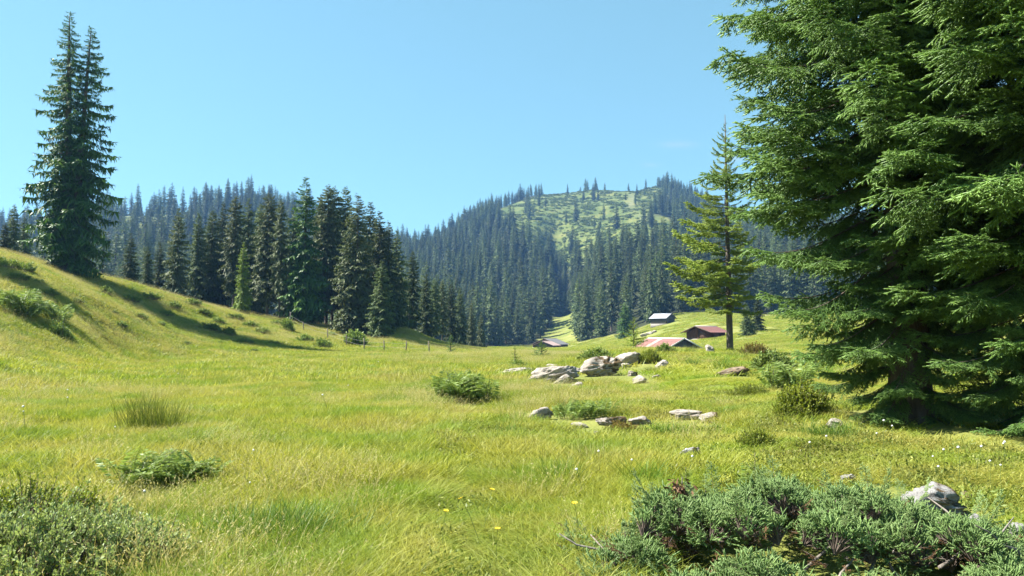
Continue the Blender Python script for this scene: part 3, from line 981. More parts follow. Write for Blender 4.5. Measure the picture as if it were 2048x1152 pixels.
# ------------------------------------------------------------------ spruces built bough by bough
def bough_parts(root, meshes, L0, h, R, rg, c0, spacing, per, prof, pitch_low, pitch_top, zmax=None, gaps=.05, one_side=None, ragged=.25, minr=.08, off=None, low=.75, wide=1.0):
    n = 0
    z = c0
    while z < (zmax or h * .97):
        g = (z - c0) / (h - c0)
        rad = R * max(minr, (1 - g) ** prof) * min(1.0, low + g / .22 * (1 - low))
        k = max(4, int(round(per * (1 - .3 * g))))
        a0 = rg.uniform(0, 6.28)
        for j in range(k):
            if rg.random() < gaps:
                continue
            az = a0 + j * 2 * math.pi / k + rg.normal(0, .2)
            l = rad * rg.uniform(1 - ragged, 1 + ragged)
            if one_side is not None:
                l *= 1 + one_side[1] * math.cos(az - one_side[0])
            pit = math.radians(pitch_low + (pitch_top - pitch_low) * g ** 1.2 + rg.normal(0, 6))
            s = l / L0
            dx, dy = off(z) if off else (0, 0)
            link('bough', meshes[rg.integers(len(meshes))], root, (dx, dy, z + rg.uniform(-.4, .4) * spacing), (rg.normal(0, .12), -pit, az), (s, s * rg.uniform(.85, 1.15) * wide, s))
            n += 1
        z += spacing * (1 - .45 * g)
    return n
# slender spruce on the knoll
sr = np.random.default_rng(31)
SLIM = []
for k_ in range(6):
    a_ = fine_bough(2.4, sr, .16, 1.0, .25, 6, .55, .06, .032, .09, .22, .2, .17)
    b = MB(); b.addmb(a_)
    SLIM.append(b.mesh('slender_bough', [NEEDLE_PALE, TWIGW]))
p = at(1460, 40)
h = zrow(228, 40) - p[2]
root = thing('slender_spruce', 'slender spruce with bare lower trunk standing on the knoll before the huts', 'tree', (p[0], p[1], p[2] - .15))
nb = bough_parts(root, SLIM, 2.4, h, 2.65, sr, 2.6, .39, 6, .95, -4, 42, None, .12, (math.pi, .34), .3, .06, None, .75, .9)
t_, _ = trunk_mb(h + .35, .175, sr, 10, top=.012)
link('trunk', t_.mesh('trunk', [BARK], True), root)
print('slender boughs', nb, [len(m.polygons) for m in SLIM])
# two big spruces close by on the right
hr = np.random.default_rng(41)
BIG = []
for k_ in range(7):
    a_ = fine_bough(3.0, hr, .20 if k_ < 5 else .34, 1.0, [.7, .95, .55, 1.1, .8, .6, .9][k_], 12, [.46, .5, .42, .5, .55, .45, .5][k_], sag=[.34, .42, .3, .46, .38, .32, .42][k_], lift=[.2, .26, .16, .3, .24, .18, .26][k_])
    b = MB(); b.addmb(a_)
    BIG.append(b.mesh('spruce_bough', TREEM))
print('big bough tris', [len(m.polygons) for m in BIG])
for px, Y, h, R, c0, lab, os_ in ((1822, 12.0, 23, 2.7, .35, 'big dark spruce on the right with long boughs over the meadow, left of a pair', (math.pi, .04)),
                                  (2125, 10.6, 25, 3.1, .4, 'big dark spruce cut off by the right edge of the photo', (math.pi, .05))):
    p = at(px, Y)
    root = thing('big_spruce', lab, 'tree', (p[0], p[1], p[2] - .1))
    nb = bough_parts(root, BIG, 3.0, h, R, hr, c0, .30, 8, .24, -10, 25, 10.5, .05, os_, .24, .1, None, .40)
    if nb > 300: print('boughs', nb)
    # the top above the picture, coarser
    bo_ = [blade_bough(3, hr, 16, 4, .75, .30, .2, .12, .1, True, .48, .42, 1.4) for _ in range(4)]
    cm_ = crown_mb(h, R, hr, bo_, 10.4 / h, 20, 7, .62, 25, 10, .05, ragged=.25)
    V, T, M, A = cm_.arrays()
    V[:, :2] *= .74
    b = MB(); b.addmb((V, T, M, A))
    tag(link('crown', b.mesh('crown', TREEM), root), kind='stuff')
    t_, _ = trunk_mb(h, .30, hr, 12, top=.02)
    link('trunk', t_.mesh('trunk', [BARK], True), root)
# ------------------------------------------------------------------ wooden huts
def board_mat(name, a, b, c):
    return plain_mat(name, [(.25, a), (.5, b), (.8, c)], 2.5, .85, .5, 9, stretch=(3, 3, .35))
WOOD_BROWN = board_mat('weathered_brown_boards', (.035, .025, .018), (.085, .06, .043), (.16, .125, .095))
WOOD_RED = board_mat('red_brown_logs', (.05, .022, .014), (.11, .05, .032), (.17, .09, .06))
WOOD_GREY = board_mat('grey_boards', (.05, .045, .04), (.11, .10, .09), (.19, .175, .155))
RUST = plain_mat('rusty_roof_metal', [(.3, (.12, .05, .04)), (.5, (.18, .078, .064)), (.72, (.25, .13, .108))], 1.3, .6, .1, 8, detail=7, spec=.4)
RUST_PALE = plain_mat('faded_roof_metal', [(.3, (.26, .16, .135)), (.6, (.36, .27, .235))], 1.5, .55, 0, spec=.4)
SILVER = plain_mat('zinc_roof_metal', [(.3, (.26, .265, .28)), (.7, (.38, .385, .40))], 1.2, .5, 0, spec=.4, metal=.2)
SLATE = plain_mat('grey_roof_shingles', [(.3, (.09, .09, .095)), (.7, (.18, .175, .17))], 3, .8, .3, 12)
WHITEB = plain_mat('pale_verge_board', [(.3, (.42, .39, .36)), (.7, (.58, .56, .53))], 4, .7)
STONEW = plain_mat('stone_foundation', [(.3, (.13, .12, .10)), (.7, (.27, .25, .22))], 4, .9, .5, 6)
DARKW = plain_mat('dark_opening', [(.3, (.012, .010, .008)), (.7, (.03, .025, .02))], 3, .9)
hutr = np.random.default_rng(61)
def sheet_mesh(name, w, l, mat, waves=3):
    """A ribbed roofing sheet, w wide along x, l long down the slope (-y)."""
    b = MB()
    n = waves * 4
    x = np.linspace(0, w * 1.02, n + 1)
    zz = np.array([.0, .018, .03, .018] * waves + [0.0])
    top = np.stack([x, np.zeros(n + 1), zz], -1); bot = np.stack([x, np.full(n + 1, -l), zz], -1)
    for dz, fl in ((.012, False), (0, True)):
        V = np.concatenate([top, bot]) + [0, 0, dz]
        i = np.arange(n)
        Q = np.stack([i, i + n + 1, i + n + 2, i + 1], -1)
        b.add(V, Q[:, ::-1] if fl else Q, 0)
    return b.mesh(name, [mat])
def plank_panel(b, y0, y1, zf, axis, at_, out, width, vertical=True, z0=0.0, zmax=None, th=.035):
    """Boards of a wall; zf(y) gives the wall's top."""
    def bx(ya, yb, za, zb, o):
        lo, hi = sorted((at_, at_ + out * (th + o)))
        if axis == 'x':
            b.box((lo, ya, za), (hi, yb, zb), 0)
        else:
            b.box((ya, lo, za), (yb, hi, zb), 0)
    if vertical:
        n = max(1, int(round((y1 - y0) / width)))
        for i in range(n):
            ya = y0 + (y1 - y0) * i / n; yb = y0 + (y1 - y0) * (i + 1) / n - .012
            bx(ya, yb, z0, min(zf(ya), zf(yb)) - .03, hutr.uniform(0, .012))
    else:
        zt = zmax
        n = int(zt / width)
        for i in range(n):
            za = z0 + i * width; zb = za + width - .02
            ys = np.linspace(y0, y1, 60)
            ok = ys[np.array([zf(v) for v in ys]) > zb + .02]
            if len(ok) > 1:
                bx(ok[0], ok[-1], za, zb, hutr.uniform(0, .03))
def hut(label, P, ang, W_, L_, hw, pitch, mats, sheetw=.85, ovh=.55, ove=.6, vertical=True, door=None, cap=None, verge=None, stone=.35, group=None, pale=(), slopes=(None, None), post=None):
    """Gable house: the gable seen stands at local x = 0 and the ridge runs back along +x."""
    roofm, wallm = mats
    root = thing('wooden_hut', label, 'hut', P, ang, group)
    tp = math.tan(pitch)
    apex = hw + W_ / 2 * tp
    zf = lambda y: hw + (W_ / 2 - abs(y)) * tp
    b = MB(); b.box((-.1, -W_ / 2 - .1, -1.2), (L_ + .1, W_ / 2 + .1, stone))
    link('foundation', b.mesh('foundation', [STONEW]), root)
    # walls: a dark backing with boards proud of it
    for nm, axis, at_, out in (('gable_wall', 'x', .04, -1), ('gable_wall', 'x', L_ - .04, 1), ('side_wall', 'y', -W_ / 2 + .04, -1), ('side_wall', 'y', W_ / 2 - .04, 1)):
        b = MB()
        if axis == 'x':
            xs = (at_, at_ + (.06 if out < 0 else -.06))
            V = [(x, y, z) for x in xs for y, z in ((-W_ / 2 + .05, stone), (W_ / 2 - .05, stone), (W_ / 2 - .05, hw), (0, apex - .05), (-W_ / 2 + .05, hw))]
            b.add(V, [[0, 1, 2], [0, 2, 4], [4, 2, 3], [5, 7, 6], [5, 9, 7], [9, 8, 7]], 1)
            plank_panel(b, -W_ / 2, W_ / 2, zf, axis, at_, out, .22, vertical, stone, apex)
        else:
            b.box((.05, min(at_, at_ - out * .06), stone), (L_ - .05, max(at_, at_ - out * .06), hw - .02), 1)
            plank_panel(b, 0, L_, lambda y: hw, axis, at_, out, .22, vertical, stone, hw)
        tag(link(nm, b.mesh(nm, [wallm, DARKW]), root), kind='stuff')
    # roof of single sheets
    sl = (W_ / 2 + ove) / math.cos(pitch)
    n = max(2, int(round((L_ + 2 * ovh) / sheetw)))
    w = (L_ + 2 * ovh) / n
    for side in (1, -1):
        rm = slopes[0 if side > 0 else 1] or roofm
        me = sheet_mesh('roof_sheet', w, sl, rm); mp = sheet_mesh('roof_sheet', w, sl, RUST_PALE)
        for i in range(n):
            # side +1 looks towards local -y
            p = (-ovh + w * i, 0, apex + .10 + hutr.uniform(0, .012)) if side > 0 else (-ovh + w * (i + 1), 0, apex + .10 + hutr.uniform(0, .012))
            rz = 0.0 if side > 0 else math.pi
            o = link('roof_sheet', mp if (side, i) in pale else me, root, p, (0, 0, 0))
            o.rotation_euler = Euler((pitch, 0, rz))
    b = MB()
    for s in (1, -1):
        b.box((-ovh - .05, 0, 0), (L_ + ovh + .05, .28, .02), 0, X=XF((0, 0, apex + .165), (-s * pitch if s > 0 else math.pi + pitch, 0, 0)) if False else XF((0, 0, apex + .16), (-pitch if s > 0 else 0, 0, 0)) if s > 0 else XF((L_, 0, apex + .16), (-pitch, 0, math.pi)))
    link('ridge_cap', b.mesh('ridge_cap', [cap or roofm]), root)
    for x in (-ovh - .06, L_ + ovh + .015):
        for s in (1, -1):
            b = MB()
            b.box((x, -sl - .02, -.13), (x + .045, 0, .06), 0, X=XF((0, 0, apex + .1), (pitch, 0, 0)))
            V, T, M, A = b.arrays()
            if s < 0:
                V[:, 1] *= -1; T = T[:, ::-1]
            me = mesh_np('verge_board', V, T, [verge or wallm])
            link('verge_board', me, root)
    if door:
        y0, y1, z1, dm = door
        b = MB()
        k = 5
        for i in range(k):
            ya = y0 + (y1 - y0) * i / k
            b.box((-.075, ya, stone + .02), (-.035, ya + (y1 - y0) / k - .015, z1))
        d = link('door', b.mesh('door', [dm]), root)
        b = MB(); b.box((-.12, y0 + .1, (stone + z1) / 2), (-.08, y0 + .16, (stone + z1) / 2 + .16))
        link('handle', b.mesh('handle', [DARKW]), d)
        b = MB(); b.box((-.13, y1 + .03, stone), (-.05, y1 + .17, apex - .3))
        link('door_post', b.mesh('door_post', [DARKW]), root)
    return root
def hp(px, Y, z=None):
    p = at(px, Y)
    return (p[0], p[1], p[2] if z is None else z)
# lowest gable centre of each hut as seen
p = hp(1367, 106)
hut('low weathered barn with a patched rusty red roof half hidden behind the knoll', (p[0], p[1], zrow(677, 106) - 3.25), math.radians(114), 6.2, 8.2, 1.75, math.radians(25), (RUST, WOOD_GREY), .95, .35, .45, True, None, WHITEB, WHITEB, .2, None, ((1, 3), (-1, 5)))
p = hp(1396, 148)
hut('dark log hut with a red metal roof and a gable door on a stone base', (p[0], p[1], zrow(681, 148)), math.radians(42), 5.4, 5.6, 1.75, math.radians(21), (RUST, WOOD_RED), .85, .9, .75, False, (-1.6, -.4, 1.75, board_mat('door_boards', (.08, .04, .03), (.15, .085, .065), (.22, .14, .11))), WHITEB, WOOD_BROWN, .35)
p = hp(1341, 240)
hut('small grey hut with a shining silver roof high on the pasture', (p[0], p[1], zrow(645, 240) - .45), math.radians(133), 4.8, 6.0, 1.95, math.radians(29), (SILVER, WOOD_GREY), .9, .5, .6, True, None, SILVER, WOOD_GREY, .08)
p = hp(1090, 268)
hut('long low farm hut with a grey shingle roof on the valley floor', (p[0], p[1], zrow(696, 268)), math.radians(58), 10.2, 8.0, 1.35, math.radians(21), (SLATE, WOOD_BROWN), .9, .5, .5, True, None, SLATE, WOOD_BROWN, .3)
p = hp(1086, 261)
hut('low shed with a pale red roof in front of the grey shingled farm hut', (p[0], p[1], zrow(696.5, 261)), math.radians(58), 7.6, 5.6, 1.0, math.radians(20), (RUST_PALE, WOOD_BROWN), .9, .4, .4, True, None, RUST_PALE, WOOD_BROWN, .25)
# gravel track beside the lowest hut and another on the upper pasture
GRAVEL = plain_mat('pale_gravel', [(.3, (.30, .26, .21)), (.7, (.48, .44, .38))], 3, .95, .3, 12, 'World')
def track(pts, w, name='gravel_track'):
    P = np.array([at(a, b) for a, b in pts])
    t = np.linspace(0, len(P) - 1, 24)
    Q, D = lerp_curve(P, t / (len(P) - 1))
    D[:, 2] = 0; D = unit(D)
    S = np.stack([-D[:, 1], D[:, 0], D[:, 2] * 0], -1) * w / 2
    V = []
    for k in (-1, 0, 1):
        R = Q + S * k
        R[:, 2] = ground(R[:, 0], R[:, 1]) + .12 + .05 * (k == 0)
        V.append(R)
    V = np.stack(V, 1).reshape(-1, 3)
    i = np.arange(23)[:, None] * 3 + np.arange(2)[None, :]
    Qd = np.stack([i, i + 1, i + 4, i + 3], -1).reshape(-1, 4)
    tag(link(name, mesh_np(name, V, Qd, [GRAVEL], None, None, True)), kind='structure')
track([(1112, 262), (1128, 252), (1150, 235), (1166, 215), (1176, 190)], 2.6)
track([(1462, 246), (1490, 252), (1530, 260), (1600, 268)], 2.4)

# ------------------------------------------------------------------ fence at the foot of the grove
POSTW = board_mat('fence_wood', (.07, .055, .045), (.15, .125, .10), (.25, .22, .19))
FP = [at(a, b) for a, b in ((580, 92), (607, 86), (655, 80), (693, 75), (728, 71.5), (768, 69.5), (812, 69), (858, 69))]
froot = thing('wire_fence', 'wire fence with thin wooden posts along the foot of the grove', 'fence', FP[4])
for q in FP:
    b = MB()
    hgt_ = hutr.uniform(1.05, 1.3)
    b.tube([(0, 0, -.3), (.01, 0, .4), (hutr.normal(0, .04), hutr.normal(0, .04), hgt_)], [.06, .055, .05], 6, 0)
    link('post', b.mesh('post', [POSTW]), froot, np.array(q) - FP[4])
b = MB()
for hz in (.55, .95):
    for a, c in zip(FP[:-1], FP[1:]):
        a = np.array(a) - FP[4] + [0, 0, hz]; c = np.array(c) - FP[4] + [0, 0, hz]
        b.tube([a, (a + c) / 2 - [0, 0, .06], c], .008, 3, 0, cap=False)
link('wire', b.mesh('wire', [plain_mat('fence_wire', [(.3, (.2, .19, .18)), (.7, (.32, .31, .3))], 5, .5)]), froot)

# ------------------------------------------------------------------ rocks
def rock_mat(name, base, dark, ochre, moss=0.0):
    m, nt, out = new_mat(name)
    oc = N(nt, 'TexCoord').outputs['Object']
    mp = N(nt, 'Mapping'); mp.inputs['Scale'].default_value = (1.0, 1.0, 3.2); mp.inputs['Rotation'].default_value = (.25, .35, 0)
    nt.links.new(oc, mp.inputs[0])
    v = mp.outputs[0]
    f1 = noise(nt, 2.6, 9, .72, v, .8); f2 = noise(nt, 5.5, 6, .7, v); f3 = noise(nt, 11, 4, .6, oc)
    col = ramp(nt, f1, [(.30, tuple(c * .55 for c in base)), (.5, base), (.68, tuple(min(.5, c * 1.35) for c in base))])
    col = mixc(nt, ramp(nt, f2, [(.52, 0.), (.60, .75)]), col, dark)
    col = mixc(nt, ramp(nt, noise(nt, 3.1, 5, .65, oc), [(.60, 0.), (.70, .7)]), col, ochre)
    col = mixc(nt, ramp(nt, f3, [(.66, 0.), (.72, .75)]), col, (.40, .40, .385))
    if moss:
        ge = N(nt, 'NewGeometry')
        sx = N(nt, 'SeparateXYZ'); nt.links.new(ge.outputs['Normal'], sx.inputs[0])
        mk = math_n(nt, 'ADD', math_n(nt, 'MULTIPLY', sx.outputs[2], .35), math_n(nt, 'ADD', math_n(nt, 'MULTIPLY', sx.outputs[0], .45), noise(nt, 2.6, 5, .7, oc)))
        col = mixc(nt, ramp(nt, mk, [(.95 - moss, 0.), (1.05 - moss, 1.)]), col, (.085, .055, .022))
    p = N(nt, 'BsdfPrincipled', i_Roughness=.88)
    p.inputs['Specular IOR Level'].default_value = .25
    nt.links.new(col, p.inputs['Base Color'])
    b_ = N(nt, 'Bump', i_Strength=1.0, i_Distance=.09)
    nt.links.new(math_n(nt, 'ADD', f1, math_n(nt, 'MULTIPLY', f2, .5)), b_.inputs['Height'])
    nt.links.new(b_.outputs[0], p.inputs['Normal'])
    nt.links.new(p.outputs[0], out.inputs[0])
    return m
ROCK = rock_mat('pale_limestone', (.34, .30, .255), (.12, .10, .085), (.27, .18, .10))
ROCK_M = rock_mat('mossy_limestone', (.33, .29, .245), (.11, .09, .07), (.25, .155, .075), .2)
ROCK_G = rock_mat('grey_limestone', (.28, .27, .255), (.075, .07, .065), (.19, .14, .10), .08)
ROCK_E = rock_mat('earthy_rock', (.20, .15, .10), (.08, .06, .04), (.26, .16, .09), .1)
import bmesh
def ico(n):
    bm = bmesh.new(); bmesh.ops.create_icosphere(bm, subdivisions=n, radius=1)
    V = np.array([v.co[:] for v in bm.verts]); T = np.array([[v.index for v in f.verts] for f in bm.faces]); bm.free()
    return V, T
ICO4 = ico(4); ICO5 = ico(5)
def rock(label, px, py, w, h, mat, tilt=0.0, turn=0.0, depth=.75, seed=0, group=None, planes=15, cat='rock', sink=.35, Y=None):
    """A boulder whose outline spans w x h pixels above the ground point (px, py)."""
    rg = np.random.default_rng(900 + seed)
    p = hit(px, py) if Y is None else at(px, Y)
    m = p[1] / F * (1.04 if 10 < p[1] < 60 else 1.0)
    V, T = ICO5 if (p[1] < 9 or w > 60) else ICO4
    nrm = unit(rg.normal(0, 1, (planes, 3)) * [1, 1, .8])
    dist = rg.uniform(.62, .95, planes)
    q = (V @ nrm.T) / dist
    r = 1 / np.maximum(np.max(q, 1), .8)
    k = rg.normal(0, 1, (10, 3)) * 2.4; ph = rg.uniform(0, 6.28, 10)
    k2 = rg.normal(0, 1, (14, 3)) * 8; k2[:, 2] *= 2.6; ph2 = rg.uniform(0, 6.28, 14)
    r = r + .035 * np.sin(V @ k.T + ph).sum(1) / 2 + .030 * np.sin(V @ k2.T + ph2).sum(1) / 2
    strat = np.sin(V @ (np.array([.25, .2, 1.0]) * 17) + 1.5 * np.sin(V @ k[0]))
    r = r - .035 * np.clip(strat - .45, 0, 1) * 2
    V = V * r[:, None]
    ex = (V.max(0) - V.min(0)) / 2
    V = V / ex
    sz = np.array([w * m / 2, w * m / 2 * depth, h * m / 2 / (1 - sink * .75)])
    V = V * sz
    me = mesh_np('rock', V, T, [mat], None, None, True)
    o = link('rock', me, None, (p[0], p[1] + sz[1] * .6, p[2] + sz[2] * (1 - 2 * sink * .75)), (0, math.radians(tilt), math.radians(turn)))
    # keep it seated on the land under its centre
    ROCKS.append((p[0], p[1] + sz[1] * .6, max(sz[0], .05), sz[1]))
    return tag(o, label, cat, group)
ROCKS = []
for i, a in enumerate([
    ('low flat pale slab, leftmost of the rocks on the knoll', 1044, 747, 70, 11, ROCK, -6, 5, .8),
    ('small flat pale stone behind the leftmost slab on the knoll', 1102, 738, 34, 9, ROCK, -5, 0, .8),
    ('long pale rock slab rising to the right, largest of the knoll', 1112, 765, 118, 34, ROCK, -15, -8, .6),
    ('narrow pale slab leaning against the front of the long slab', 1130, 767, 44, 16, ROCK, -20, -10, .6),
    ('big rounded pale boulder with dark brown moss on its right top', 1202, 753, 84, 33, ROCK_M, -10, -10, .8),
    ('tall slanted pale rock beside the small green spruce and shrubs on the knoll', 1259, 730, 48, 25, ROCK, -24, 0, .8),
    ('small stone at the foot of the slanted pale rock', 1252, 735, 24, 9, ROCK, 0, 0, .8),
    ('small dark topped stone in the grass right of the mossy boulder', 1265, 753, 20, 11, ROCK_M, 0, 20, .9),
    ('flat whitish stone below the small dark topped stone', 1280, 767, 30, 13, ROCK, -12, 0, .8),
    ('small flat stone in the grass below the mossy boulder', 1155, 774, 26, 8, ROCK, -14, 0, .8),
    ('small slanting stone halfway between the knoll boulders and the slender spruce', 1329, 734, 28, 13, ROCK, -20, 0, .7),
    ('stone with a bright white lichen patch in the meadow left of the fern tufts', 1086, 840, 56, 21, ROCK, 0, 10, .7),
    ('flat stone almost hidden in the grass right below the white patched stone', 1160, 858, 36, 9, ROCK, 0, 0, .8),
    ('stone overgrown with reddish moss and small shrubs', 1225, 852, 62, 17, ROCK_M, 0, 0, .7),
    ('smooth pale dome of rock in the meadow', 1281, 851, 50, 16, ROCK, 0, 0, .8),
    ('broad low pale rock right of the smooth dome', 1380, 840, 60, 17, ROCK, -4, 0, .8),
    ('rounded pale rock in front of the broad low one', 1424, 846, 38, 21, ROCK_M, 0, 15, .9),
    ('low earthy brown ledge with exposed rock under the spruce knoll', 1466, 752, 74, 15, ROCK_E, -8, -5, .6),
    ('pale boulder left of the slender spruce trunk', 1421, 706, 18, 17, ROCK, 10, 0, .9),
    ('grey flat stone alone in the grass above the juniper', 1384, 925, 54, 29, ROCK_G, -6, 0, .8),
    ('big grey boulder with dark lichen right of the juniper', 1884, 1034, 136, 52, ROCK_G, 6, -12, 1.0),
    ('upright grey stone between the big grey boulder and the right edge', 1964, 1080, 46, 46, ROCK_G, 6, 20, .9),
    ('brown stones between the two grey boulders by the juniper', 1938, 1008, 26, 18, ROCK_E, 0, 0, .9),
    ('small grey stone behind the juniper', 1700, 966, 32, 14, ROCK_G, 0, 0, .8),
    ('grey white stone cut off by the right edge of the photo', 2046, 1090, 40, 40, ROCK_G, 0, 0, .9),
    ('white stone at the foot of the big spruce', 1674, 858, 34, 17, ROCK, 0, 0, .8),
    ('small pale stone among the shrubs beside the big spruce', 1604, 784, 20, 12, ROCK, 0, 0, .8),
    ('small stone low in the grass before the overgrown stone', 1192, 872, 18, 9, ROCK, 0, 0, .8),
    ('small whitish stone in the grass right below the earthy patch', 1600, 886, 18, 9, ROCK, 0, 0, .8),
    ('small stone in the grass between the knoll boulders', 1312, 757, 18, 7, ROCK, -10, 0, .8),
]):
    rock(a[0], a[1], a[2], a[3], a[4], a[5], a[6], a[7], a[8], i)
for i, (px, Y, w, h) in enumerate(((1287, 205, 14, 6), (1299, 210, 16, 6), (1309, 214, 10, 5))):
    rock('pale outcrop on the pasture between the broad bushy spruce and the silver roof', px, 0, w, h, ROCK, -10, 0, .8, 50 + i, 'pale outcrops on the pasture', Y=Y)
rock('small whitish stone standing alone on the pasture above the barn', 1307, 0, 5, 9, ROCK, 8, 0, .8, 60, Y=150)
rock('dark stump like stone on the bare soil under the grove', 546, 0, 9, 5, ROCK_E, 0, 0, .9, 61, Y=101)
rock('brown stone lying on the bare soil under the grove', 527, 0, 10, 4, ROCK_E, 0, 0, .9, 62, Y=104)
# ------------------------------------------------------------------ shrubs, ferns, small spruces
pr = np.random.default_rng(71)
LEAF_G = foliage_mat('shrub_leaves', (.06, .105, .022), (.14, .21, .04), (.25, .32, .075), .3, .5, objvar=.2)
LEAF_Y = foliage_mat('bilberry_leaves', (.07, .105, .018), (.16, .215, .022), (.27, .30, .04), .35, .5, objvar=.12)
LEAF_A = foliage_mat('alpine_rose_leaves', (.075, .13, .035), (.20, .28, .09), (.38, .44, .20), .32, .55, spec=.25, objvar=.15)
LEAF_R = foliage_mat('reddish_leaves', (.12, .10, .02), (.20, .19, .03), (.26, .15, .04), .3, .5)
FERNM = foliage_mat('fern_leaves', (.07, .12, .025), (.16, .235, .05), (.26, .34, .10), .35, .5, objvar=.15)
JUNI = foliage_mat('juniper_needles', (.055, .11, .028), (.17, .265, .08), (.37, .46, .18), .2, .5, spec=.35, objvar=.14)
JDEAD = foliage_mat('dead_juniper_needles', (.06, .032, .016), (.14, .072, .036), (.25, .14, .07), .15, .7, objvar=.2)
GREYW = plain_mat('grey_dead_wood', [(.3, (.10, .085, .07)), (.6, (.24, .21, .18))], 6, .9, .4, 14)

def leaves(b, P, D, l, w, tint, rg, mi=0):
    """Small folded leaves at P growing along D."""
    k = len(P)
    U = unit(np.cross(D, unit(rg.normal(0, 1, (k, 3)))))
    n_ = np.cross(D, U)
    l = np.broadcast_to(l, (k,))[:, None] * rg.uniform(.75, 1.25, (k, 1)); w_ = np.broadcast_to(w, (k,))[:, None]
    a = P; m = P + D * l * .5 - n_ * l * .06
    v = np.stack([a, m + U * w_ / 2 + n_ * w_ * .2, P + D * l, m - U * w_ / 2 + n_ * w_ * .2], 1).reshape(-1, 3)
    i = np.arange(k)[:, None] * 4
    T = np.concatenate([i + [0, 1, 2], i + [0, 2, 3]])
    b.add(v, T, mi, np.repeat(np.clip(tint, 0, 1), 4))
def leafy_branch(L, rg, n=60, ll=.024, lw=.012, stems=5):
    """An upright forked stem with leaves towards its tips."""
    b = MB()
    P, D, t_ = [], [], []
    for s in range(stems):
        a = rg.uniform(0, 6.28); sp_ = rg.uniform(.15, .6)
        d = unit(np.array([math.cos(a) * sp_, math.sin(a) * sp_, 1.0]))
        l = L * rg.uniform(.7, 1.1)
        c = np.array([[0, 0, 0], d * l * .5 + rg.normal(0, .02, 3) * L, d * l * .8 + np.array([0, 0, .2 * l])])
        b.tube(c, [.006 * L / .4, .004 * L / .4, .002 * L / .4], 3, 1, .5, cap=False)
        for j in range(n // stems):
            t = rg.uniform(.35, 1.0) ** .8
            q, dd = lerp_curve(c, np.array([t]))
            ph = j * 2.4 + rg.normal(0, .3)
            e = np.array([math.cos(ph), math.sin(ph), 0])
            P.append(q[0]); D.append(unit(e * rg.uniform(.5, 1.1) + dd[0] * .8 + [0, 0, .15])); t_.append(.15 + .6 * t + rg.normal(0, .12))
    leaves(b, np.array(P), np.array(D), ll, lw, np.array(t_), rg)
    return b.arrays()
def shrub_mesh(name, w, h, nb, branch, mats, rg, flat=.8):
    """A low dome of branches, one mesh."""
    b = MB()
    for i in range(nb):
        a = rg.uniform(0, 6.28); r = math.sqrt(rg.random())
        x, y = r * math.cos(a) * w / 2, r * math.sin(a) * w / 2 * flat
        s = h * (1 - .55 * r ** 2) * rg.uniform(.7, 1.15)
        o = branch[rg.integers(len(branch))]
        b.addmb(o, XF((x * .8, y * .8, -.03), (y / w * -1.1, x / w * 1.1, rg.uniform(0, 6.28)), s / .4), dt=rg.normal(0, .09))
    return b.mesh(name, mats)
LB = [leafy_branch(.4, pr, 150, .034, .018, 5) for _ in range(6)]          # small leaves
LBB = [leafy_branch(.4, pr, 70, .065, .032, 4) for _ in range(5)]   # broad leaves

def frond_mesh(L, rg):
    b = MB()
    n = 28
    t = np.linspace(0, 1, n)
    x = L * (t * .75); z = L * (.85 * t - .45 * t ** 2.4)
    ax = np.stack([x, rg.normal(0, .004, n), z], -1)
    b.tube(ax, np.linspace(.005, .0015, n), 3, 1, .4, cap=False)
    P, D, ll, tt = [], [], [], []
    for i in range(3, n):
        for s in (1, -1):
            l = L * .26 * math.sin(math.pi * min(1, (t[i] * .88 + .12)) ** 1.1) + .012
            d = unit(np.array([.35, s * 1.0, -.15 + rg.normal(0, .1)]))
            for k in range(5):
                q = k / 5
                for s2 in (1, -1):
                    P.append(ax[i] + d * l * q); D.append(unit(d * .55 + np.array([.8 * s2, 0, .05]))); ll.append(l * .24 * (1.05 - q)); tt.append(.35 + .4 * t[i] + rg.normal(0, .08))
            P.append(ax[i] + d * l * .45); D.append(d); ll.append(l * .62); tt.append(.5 + .3 * t[i])
    leaves(b, np.array(P), np.array(D), np.array(ll), np.array(ll) * .30, np.array(tt), rg)
    return b.mesh('frond', [FERNM, TWIGW])
FROND = [frond_mesh(.6, pr) for _ in range(4)]
FERNS = []
def fern(label, px, py, wpx, hpx, n, group=None, Y=None):
    p = hit(px, py) if Y is None else at(px, Y)
    m = p[1] / F
    w, h = wpx * m, hpx * m
    root = thing('fern', label, 'fern', p, 0, group)
    if n > 20 and p[1] < 25: FERNS.append((p[0], p[1], w * .36, w * .2))
    for i in range(n):
        a = pr.uniform(0, 6.28); r = math.sqrt(pr.random()) * .5
        x, y = r * math.cos(a) * w * .72, r * math.sin(a) * w * .45
        s = h / .33 * pr.uniform(.75, 1.2)
        q = gz(p[0] + x, p[1] + y) - p[2]
        link('frond', FROND[pr.integers(4)], root, (x, y, q - .02), (pr.normal(0, .2), -pr.uniform(.05, .7), pr.uniform(0, 6.28)), s)
    return root
fern('dense dark green fern clump alone in the middle of the meadow', 932, 806, 140, 40, 60)
fern('pale fern clump low in the grass above the bottom left bush', 328, 985, 215, 54, 60)
fern('loose fern tufts growing over the row of stones', 1165, 838, 150, 27, 40)
fern('bright fern sprays beside the lowest boughs of the big spruce', 1580, 778, 100, 40, 24)
fern('two fern fronds standing up out of the middle of the juniper', 1535, 1052, 60, 75, 5, None)
fern('small fern clump at the right end of the juniper stones', 1800, 1062, 60, 40, 6)
fern('bright green fern patch in the shaded hollow at the left edge', 38, 628, 95, 36, 34)
fern('bracken patch right of the shaded hollow on the left slope', 105, 640, 80, 26, 24)

